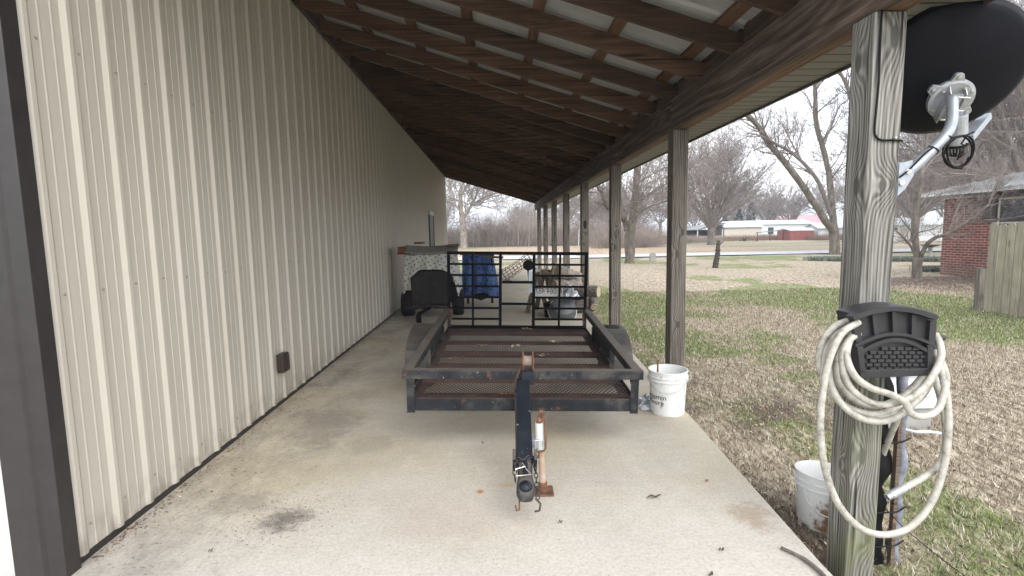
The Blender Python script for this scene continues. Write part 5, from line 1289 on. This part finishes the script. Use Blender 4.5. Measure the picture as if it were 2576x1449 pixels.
# pale sycamore at the wall corner
tree('sycamore', 'tall pale barked bare tree just right of the building corner', 'tree', 58,
     [(Z6([(250, 1190), (245, 1000), (235, 860), (225, 730), (205, 620), (200, 500), (198, 400), (215, 300), (240, 180), (260, 0)]), 17, 6, 0), (Z6([(240, 740), (290, 680), (335, 600), (375, 540)]), 10, 7, 1)],
     [(Z6([(225, 520), (150, 490), (90, 470), (0, 440), (-90, 430)]), 4, 2, 1), (Z6([(375, 540), (430, 545), (490, 540), (560, 470), (640, 440), (760, 410), (850, 350)]), 7, 3, -2), (Z6([(240, 510), (300, 540), (400, 520)]), 4, 3, 0),
      (Z6([(210, 640), (120, 560), (40, 500), (-60, 480)]), 5, 3, -1), (Z6([(220, 400), (280, 300), (380, 200)]), 5, 3, 1), (Z6([(470, 540), (520, 420), (560, 300)]), 4, 2, 2), (Z6([(200, 400), (120, 300), (60, 180)]), 4, 2, 1)],
     M_BARKP, M_TWIGP, 21, sl=2.6, depth=3, minr=.018, n_side=12)
# small tree by the house
tree('young_tree', 'small low forked bare tree in front of the brick house corner', 'tree', 14.35,
     [(ZH([(362, 1070), (364, 980), (368, 900)]), 23, 22, 0), (ZH([(368, 910), (352, 780), (350, 680), (358, 600), (368, 520), (385, 400), (405, 260), (425, 120), (440, -40)]), 15, 6, 0),
      (ZH([(382, 915), (400, 870), (440, 800), (500, 755), (570, 735), (650, 690), (730, 640), (800, 590), (880, 520)]), 11, 5, -1)],
     [(ZH([(345, 870), (315, 810), (265, 755), (225, 715), (175, 690)]), 7, 3, -.5), (ZH([(355, 590), (325, 520), (290, 440), (270, 380)]), 5, 3, .5), (ZH([(600, 705), (630, 620), (670, 520), (700, 470), (720, 400)]), 5, 3, .6),
      (ZH([(800, 590), (815, 520), (830, 470)]), 3, 2, .3), (ZH([(880, 520), (960, 470), (1060, 380), (1180, 330)]), 4, 2, -.6), (ZH([(700, 655), (850, 630), (1000, 620), (1180, 590)]), 4, 2, -1.4), (ZH([(385, 560), (480, 490), (560, 430), (680, 400)]), 3, 2, -.5),
      (ZH([(600, 290), (760, 300), (900, 315), (1160, 300)]), 3.5, 2, .6), (ZH([(400, 300), (470, 200), (560, 120)]), 3, 2, .5), (ZH([(320, 790), (380, 720), (450, 700)]), 3, 2, -.6)],
     M_BARK, M_TWIG, 31, sl=.55, depth=3, minr=.0028, n_side=10)
# vase shaped tree across the road
def vase(name, label, base, Y, w, h, top, seed, mat=M_BARK, matt=M_TWIG, nl=16, group=None, minr=.013, depth=4, cat='tree', spread=.5, fork=.14):
    rn = random.Random(seed); p = base; t = thing(name, label, cat, p, group); tm = MB(); k = 1.0
    r = .028*h; f = p+Vector((0, 0, h*fork)); tm.tube([p+Vector((0, 0, -.4)), p+Vector((0, 0, .05)), p+Vector((0, 0, .5)), f, f+Vector((0, 0, h*.05))], [r*1.8, r*1.35, r*1.05, r*1.15, r*.7], 10); tm.build('trunk', mat, t, smooth=True)
    cm = MB()
    for i in range(nl):
        a = i*2.4+rn.uniform(-.3, .3); s = spread*math.sqrt((i+.5)/nl)*rn.uniform(.85, 1.15); d = Vector((math.cos(a)*s*1.7, math.sin(a)*s*1.7, 1)).normalized()
        twigs(cm, rn, f+Vector((0, 0, -h*.02)), d, r*.42, h*.46*rn.uniform(.8, 1.1), depth, 0.0, .35, .10, minr, (3, 5), .35, .60)
    cm.build('crown', matt, t); return t
vase('vase_tree', 'bare vase shaped tree across the road between the second post and the leaning tree', atZ(1789, 616, G), 54, 0, 12.5, 0, 5, nl=17, minr=.011)

# distant trees: four builds, each copied
protos = []
rn = random.Random(77)
spots = [(-9, 92, 9), (22, 98, 10), (6, 112, 9), (12, 90, 8), (8, 120, 9), (14, 100, 12), (21, 110, 12), (27, 118, 12), (33, 125, 13), (40, 122, 13), (46, 116, 12), (53, 112, 12), (60, 128, 14), (66, 132, 14), (74, 135, 14), (80, 122, 13), (36, 96, 9), (52, 96, 10.5), (58, 98, 10),
         (48, 64, 9), (56, 70, 11), (61, 66, 12), (66, 72, 12), (24, 84, 9), (17, 78, 9), (63, 78, 12), (70, 84, 13), (88, 120, 15), (95, 112, 15), (50, 140, 14)]
kinds = ['oak', 'elm', 'ash', 'maple']
def where(x, y):
    v = Vector((x, y, 2)); d = v-EYE; px = 1288+F_*d.dot(CR)/d.dot(CF); return px
order = sorted(range(len(spots)), key=lambda i: where(*spots[i][:2]))
marks = {}
for i, (x, y, h) in enumerate(spots):
    px = where(x, y)
    zone = ('beyond the wall corner, behind the pale sycamore' if px < 1330 else 'behind the thicket, seen between the far posts' if px < 1560 else 'behind the forked tree' if px < 1680 else
            'behind the vase shaped tree' if px < 1880 else 'behind the mobile home and cedar' if px < 2110 else 'hidden mostly by the nearest post' if px < 2250 else 'behind the white garage' if px < 2370 else 'above the brick house roof')
    marks.setdefault(zone, []).append((px, i))
lab = {}
for z, lst in marks.items():
    lst.sort()
    for j, (px, i) in enumerate(lst): lab[i] = ('far hazy bare tree %s, %s' % (z, ['leftmost', 'second from left', 'third from left', 'fourth from left', 'fifth from left', 'sixth from left', 'seventh from left', 'eighth from left'][j]) if len(lst) > 1 else 'far hazy bare tree ' + z)
for i, (x, y, h) in enumerate(spots):
    if i < 4:
        t = vase('distant_tree', 'far bare tree', Vector((x, y, G)), y, 0, h, 0, 200+i, M_BARKD, M_TWIG, nl=10, group='bare trees in the distance', minr=.022, depth=3, spread=.62 if i % 2 else .45, fork=.26 if i % 2 else .16); protos.append((t, h))
    else:
        pt, ph = protos[i % 4]; t = copy_tree(pt); t.location = (x, y, G); s = h/ph; t.scale = (s, s, s*rn.uniform(.9, 1.1)); t.rotation_euler = (0, 0, rn.uniform(0, 6.3))
    t['label'] = lab[i]
# tall trees behind the brick house
for j, (px, Y, h, lb) in enumerate(((2490, 30, 15, 'tall dense bare tree rising behind the brick house under the dish'), (2600, 24, 14, 'bare tree at the right edge above the brick house roof'), (2420, 44, 13, 'bare tree seen past the dish mast above the white garage'), (2300, 52, 12, 'bare tree just right of the nearest post above the white garage'))):
    p = atZ(px, 640, G); p = Vector((atY(px, 600, Y).x, Y, G)); vase('big_tree', lb, p, Y, 0, h, 0, 300+j, M_BARKD, M_TWIG, nl=14, minr=.010, depth=4, fork=.2, spread=.6)
# cedars
def cedar(x, y, h, w_, label, seed):
    rn = random.Random(seed); t = thing('cedar_tree', label, 'tree', (x, y, G), 'dark evergreen cedars'); MB().tube([(x, y, G-.2), (x, y, G+h*.9)], [.18, .03], 7).build('trunk', M_BARKD, t)
    mb = MB()
    for k in range(2600):
        z = rn.random()**.8; a = rn.uniform(0, 6.28); rr_ = w_*(1-z)**.7*(.55+.5*mnoise.noise(Vector((a*1.2, z*5, seed))))*(.35+.65*rn.random()**.4)
        c_ = Vector((x+math.cos(a)*rr_, y+math.sin(a)*rr_, G+.2+z*h)); s = rn.uniform(.12, .34); d = Vector((math.cos(a), math.sin(a), rn.uniform(.1, 1.1))).normalized(); u, v = frame(d); u = u*math.cos(k)+v*math.sin(k)
        mb.add([c_, c_+d*s*.5+u*s*.22, c_+d*s, c_+d*s*.5-u*s*.22], [(0, 1, 2, 3)])
    mb.build('crown', M_EVER, t)
for a in ((51, 100, 6.6, 2.6, 'large dark cedar behind the white mobile home', 1), (47.6, 98, 5.2, 2.2, 'middle dark cedar left of the large one', 2), (44.3, 97, 3.8, 2.0, 'small dark cedar left of the others', 3), (54.5, 99, 5.6, 2.2, 'dark cedar touching the red roofed barn', 5), (90, 108, 8, 3, 'dark cedar right of the nearest post above the roofs', 4)): cedar(*a)

# thicket across the road (brush nobody could count)
rn = random.Random(9); mb = MB()
def thick(mb, x, y, h, w_, n, r=.014):
    for k in range(n):
        px_, py_ = x+rn.gauss(0, w_*.5), y+rn.gauss(0, w_*.35); p = Vector((px_, py_, G)); hh_ = h*rn.uniform(.35, 1)*(1-.25*abs(px_-x)/w_)
        d = Vector((rn.gauss(0, .35), rn.gauss(0, .3), 1)).normalized(); pts = [p]
        for i in range(4):
            d = (d+rv(rn)*.35).normalized(); d.z = abs(d.z)*.9 if i < 2 else d.z; p = p+d*hh_/4; pts.append(p.copy())
        mb.tube(pts, [r, r*.9, r*.7, r*.5, r*.35], 3, caps=False)
        for q in range(3):
            i = rn.randint(1, 3); dd = (rv(rn)+Vector((0, 0, .4))).normalized(); b0 = pts[i]; mb.tube([b0, b0+dd*hh_*.16, b0+(dd+rv(rn)*.5).normalized()*hh_*.28], [r*.6, r*.45, r*.3], 3, caps=False)
for k in range(100):
    x = -14 + 33*k/100 + rn.uniform(-.4, .4); env = 4.4+1.6*mnoise.noise(Vector((x*.2, 0, 4)))+(1.8 if -2 < x < 5 else 0) + (.4 if 10 < x < 16 else 0)
    thick(mb, x, 64+rn.uniform(-1, 4)-(x*.25), max(2.2, env), 2.2, 84)
for k in range(40):
    x = 17 + 12*k/40; thick(mb, x, 62+rn.uniform(0, 5), 2.6*(1-k/60), 1.6, 34)
for k in range(60): thick(mb, 13+rn.gauss(0, 1.6), 50+rn.gauss(0, 1), 3.2, 1.4, 26, .012)
tag(mb.build('thicket', M_BRUSH), 'dense grey brown leafless thicket along the far side of the road', 'thicket', kind='stuff')
mb = MB()
for k in range(26000):
    x = rn.uniform(20, 62); y = 74+rn.uniform(-5, 5) - .0*x; 
    if x > 41: y -= 6
    hh_ = rn.uniform(.3, .95); c_ = Vector((x, y, G)); dx = rn.gauss(0, .12)
    mb.add([c_+Vector((-.03, 0, 0)), c_+Vector((.03, 0, 0)), c_+Vector((dx, .05, hh_))], [(0, 1, 2)])
tag(mb.build('tall_weeds', M_BRUSHR), 'strip of reddish tall dead weeds in front of the far buildings', 'weeds', kind='stuff')
# saplings / white stake
for px, Y, h, lb, m_ in ((1455, 57, 3.4, 'thin leaning white stake before the thicket, nearer the knot-holed post', M_WHITE), (1303, 57, 4.8, 'slim pale sapling in front of the thicket left of the farthest post', M_TWIGP), (1330, 56, 4.6, 'slim pale sapling beside the farthest post', M_TWIGP)):
    p = atZ(px, 624, G); p = Vector((atY(px, 610, Y).x, Y, G)); mb = MB(); mb.tube([p, p+Vector((.08, 0, h*.5)), p+Vector((.25, 0, h))], [.04, .03, .015], 5)
    if m_ is M_TWIGP:
        for k in range(8): twigs(mb, rn, p+Vector((.15*k/8, 0, h*(.4+.07*k))), (rv(rn)+Vector((0, 0, 1))).normalized(), .015, .9, 1)
    tag(mb.build('stake' if m_ is M_WHITE else 'sapling', m_), lb, 'stake' if m_ is M_WHITE else 'sapling')
# utility pole and wires
up_ = thing('utility_pole', 'thin grey utility pole behind the farthest post', 'pole', (8.0, 72, G)); px_ = atY(1345, 500, 72).x
MB().tube([(px_, 72, G), (px_, 72, 9.5)], [.13, .09], 8).build('pole_shaft', M_BARK, up_); MB().bar((px_-1, 72, 8.9), (px_+1, 72, 8.9), .1, .1).build('crossarm', M_BARK, up_)

# ------------------------------------------------------------ low leafy edging plants
def plants(name, pts, label, n, h=.19, spread=.35, seed=1, group=None):
    rn = random.Random(seed); mb = MB()
    for k in range(n):
        t = rn.random()*(len(pts)-1); i = min(len(pts)-2, int(t)); c_ = pts[i].lerp(pts[i+1], t-i); c_ = c_+Vector((rn.gauss(0, spread), rn.gauss(0, spread*.8), 0))
        a = rn.uniform(0, 6.28); ln = h*rn.uniform(.7, 1.4); d = Vector((math.cos(a), math.sin(a), 0)); sd_ = Vector((-d.y, d.x, 0))*.012
        p1 = c_+d*ln*.35+Vector((0, 0, ln*.8)); p2 = c_+d*ln*.95+Vector((0, 0, ln*rn.uniform(.2, .7)))
        mb.add([c_-sd_, c_+sd_, p1+sd_, p1-sd_, p2], [(0, 1, 2, 3), (3, 2, 4)])
    return tag(mb.build(name, M_HEDGE), label, 'plants', group, kind='stuff')
plants('edging_plants', [atZ(2062, 655, G), atZ(2105, 656, G), atZ(2180, 656, G)], 'bed of dark green strappy plants round the leaning tree', 2600, seed=2)
plants('edging_plants', [atZ(2225, 656, G), atZ(2300, 656, G), atZ(2372, 657, G)], 'row of green strappy plants left of the brick house', 3200, seed=3)
plants('edging_plants', [atZ(2335, 683, G), atZ(2362, 683, G)], 'small green clump at the foot of the brick house corner', 700, seed=4, spread=.2)

# ------------------------------------------------------------ grass blades, leaves (nobody could count them)
def blades(name, n, mat, seed, pick, region, hgt, wdt, label, flat=False, cat='grass'):
    rn = np.random.default_rng(seed); V = []; got = 0
    x0, x1, y0, y1, p = region
    while got < n:
        u = rn.random(4096); y = y0+(y1-y0)*u**p; x = x0+(x1-x0)*rn.random(4096)
        for xi, yi in zip(x, y):
            ed = 1.40+.06*max(0, min(5, yi-1.8))
            if xi < ed+.01 and yi < 20.9: continue
            if xi/ max(yi, .1) > 1.25: continue
            if not pick(xi, yi, rn.random()): continue
            V.append((xi, yi, lawn_h(xi, yi))); got += 1
            if got >= n: break
    P = np.array(V); n = len(P); a = rn.random(n)*6.283; h = hgt*(.5+rn.random(n)); w_ = wdt*(.6+.8*rn.random(n))*(1+P[:, 1]/14)
    h = h*(1+P[:, 1]/40)
    d = np.c_[np.cos(a), np.sin(a), 0*a]; s = np.c_[-np.sin(a), np.cos(a), 0*a]*w_[:, None]*.5
    lean = (.25+1.2*rn.random(n)) if not flat else 2.5+rn.random(n)*3
    up = 1/np.sqrt(1+lean**2)
    tip = P + d*(h*lean*up)[:, None] + np.c_[0*a, 0*a, h*up]
    if flat:
        mid = P + d*(h*.5)[:, None] + np.c_[0*a, 0*a, .004+.018*rn.random(n)]
        tip = P + d*h[:, None] + np.c_[0*a, 0*a, .003+.02*rn.random(n)]
        vs = np.stack([P+[0, 0, .004], mid+s, tip, mid-s], 1).reshape(-1, 3); k = 4
    else:
        vs = np.stack([P-s, P+s, tip], 1).reshape(-1, 3); k = 3
    me = D.meshes.new(name); me.vertices.add(len(vs)); me.vertices.foreach_set('co', vs.ravel())
    me.loops.add(len(vs)); me.loops.foreach_set('vertex_index', np.arange(len(vs), dtype=np.int32))
    me.polygons.add(n); me.polygons.foreach_set('loop_start', np.arange(0, n*k, k, dtype=np.int32)); me.polygons.foreach_set('loop_total', np.full(n, k, dtype=np.int32))
    me.materials.append(mat); me.update(); me.validate(); o = D.objects.new(name, me); COL.objects.link(o); return tag(o, label, cat, kind='stuff')
blades('dry_grass', 150000, M_BLADE, 1, lambda x, y, r: r < (.95-.75*dirt_mask(x, y))*(1-.65*green_mask(x, y)), (1.3, 14, .9, 13, 1.7), .038, .0036, 'matted pale dead grass across the lawn')
blades('green_grass', 90000, M_BLADEG, 2, lambda x, y, r: r < (green_mask(x, y)**1.6)*(1-.7*dirt_mask(x, y)), (1.3, 14, .9, 13, 1.7), .030, .0040, 'short green grass patches on the lawn')
blades('leaf_litter', 9000, M_LEAF, 3, lambda x, y, r: r < .10+.9*dirt_mask(x, y)*max(0, .4+1.3*mnoise.noise(Vector((x*1.6, y*1.2, 31)))), (1.3, 16, .9, 17, 1.8), .027, .014, 'dead curled leaves scattered over the lawn and along the slab', flat=True, cat='leaves')

# ------------------------------------------------------------ haze
hm = D.materials.new('haze'); hm.use_nodes = True; t_ = hm.node_tree; t_.nodes.clear()
pv = t_.nodes.new('ShaderNodeVolumePrincipled'); pv.inputs['Density'].default_value = .0013; pv.inputs['Color'].default_value = (.86, .91, 1, 1); pv.inputs['Anisotropy'].default_value = 0
oo = t_.nodes.new('ShaderNodeOutputMaterial'); t_.links.new(pv.outputs[0], oo.inputs['Volume'])
MB().box(-960, -66, -1.4, 1260, 1560, 24).build('haze', hm, kind='stuff', label='thin pale winter haze in the air')
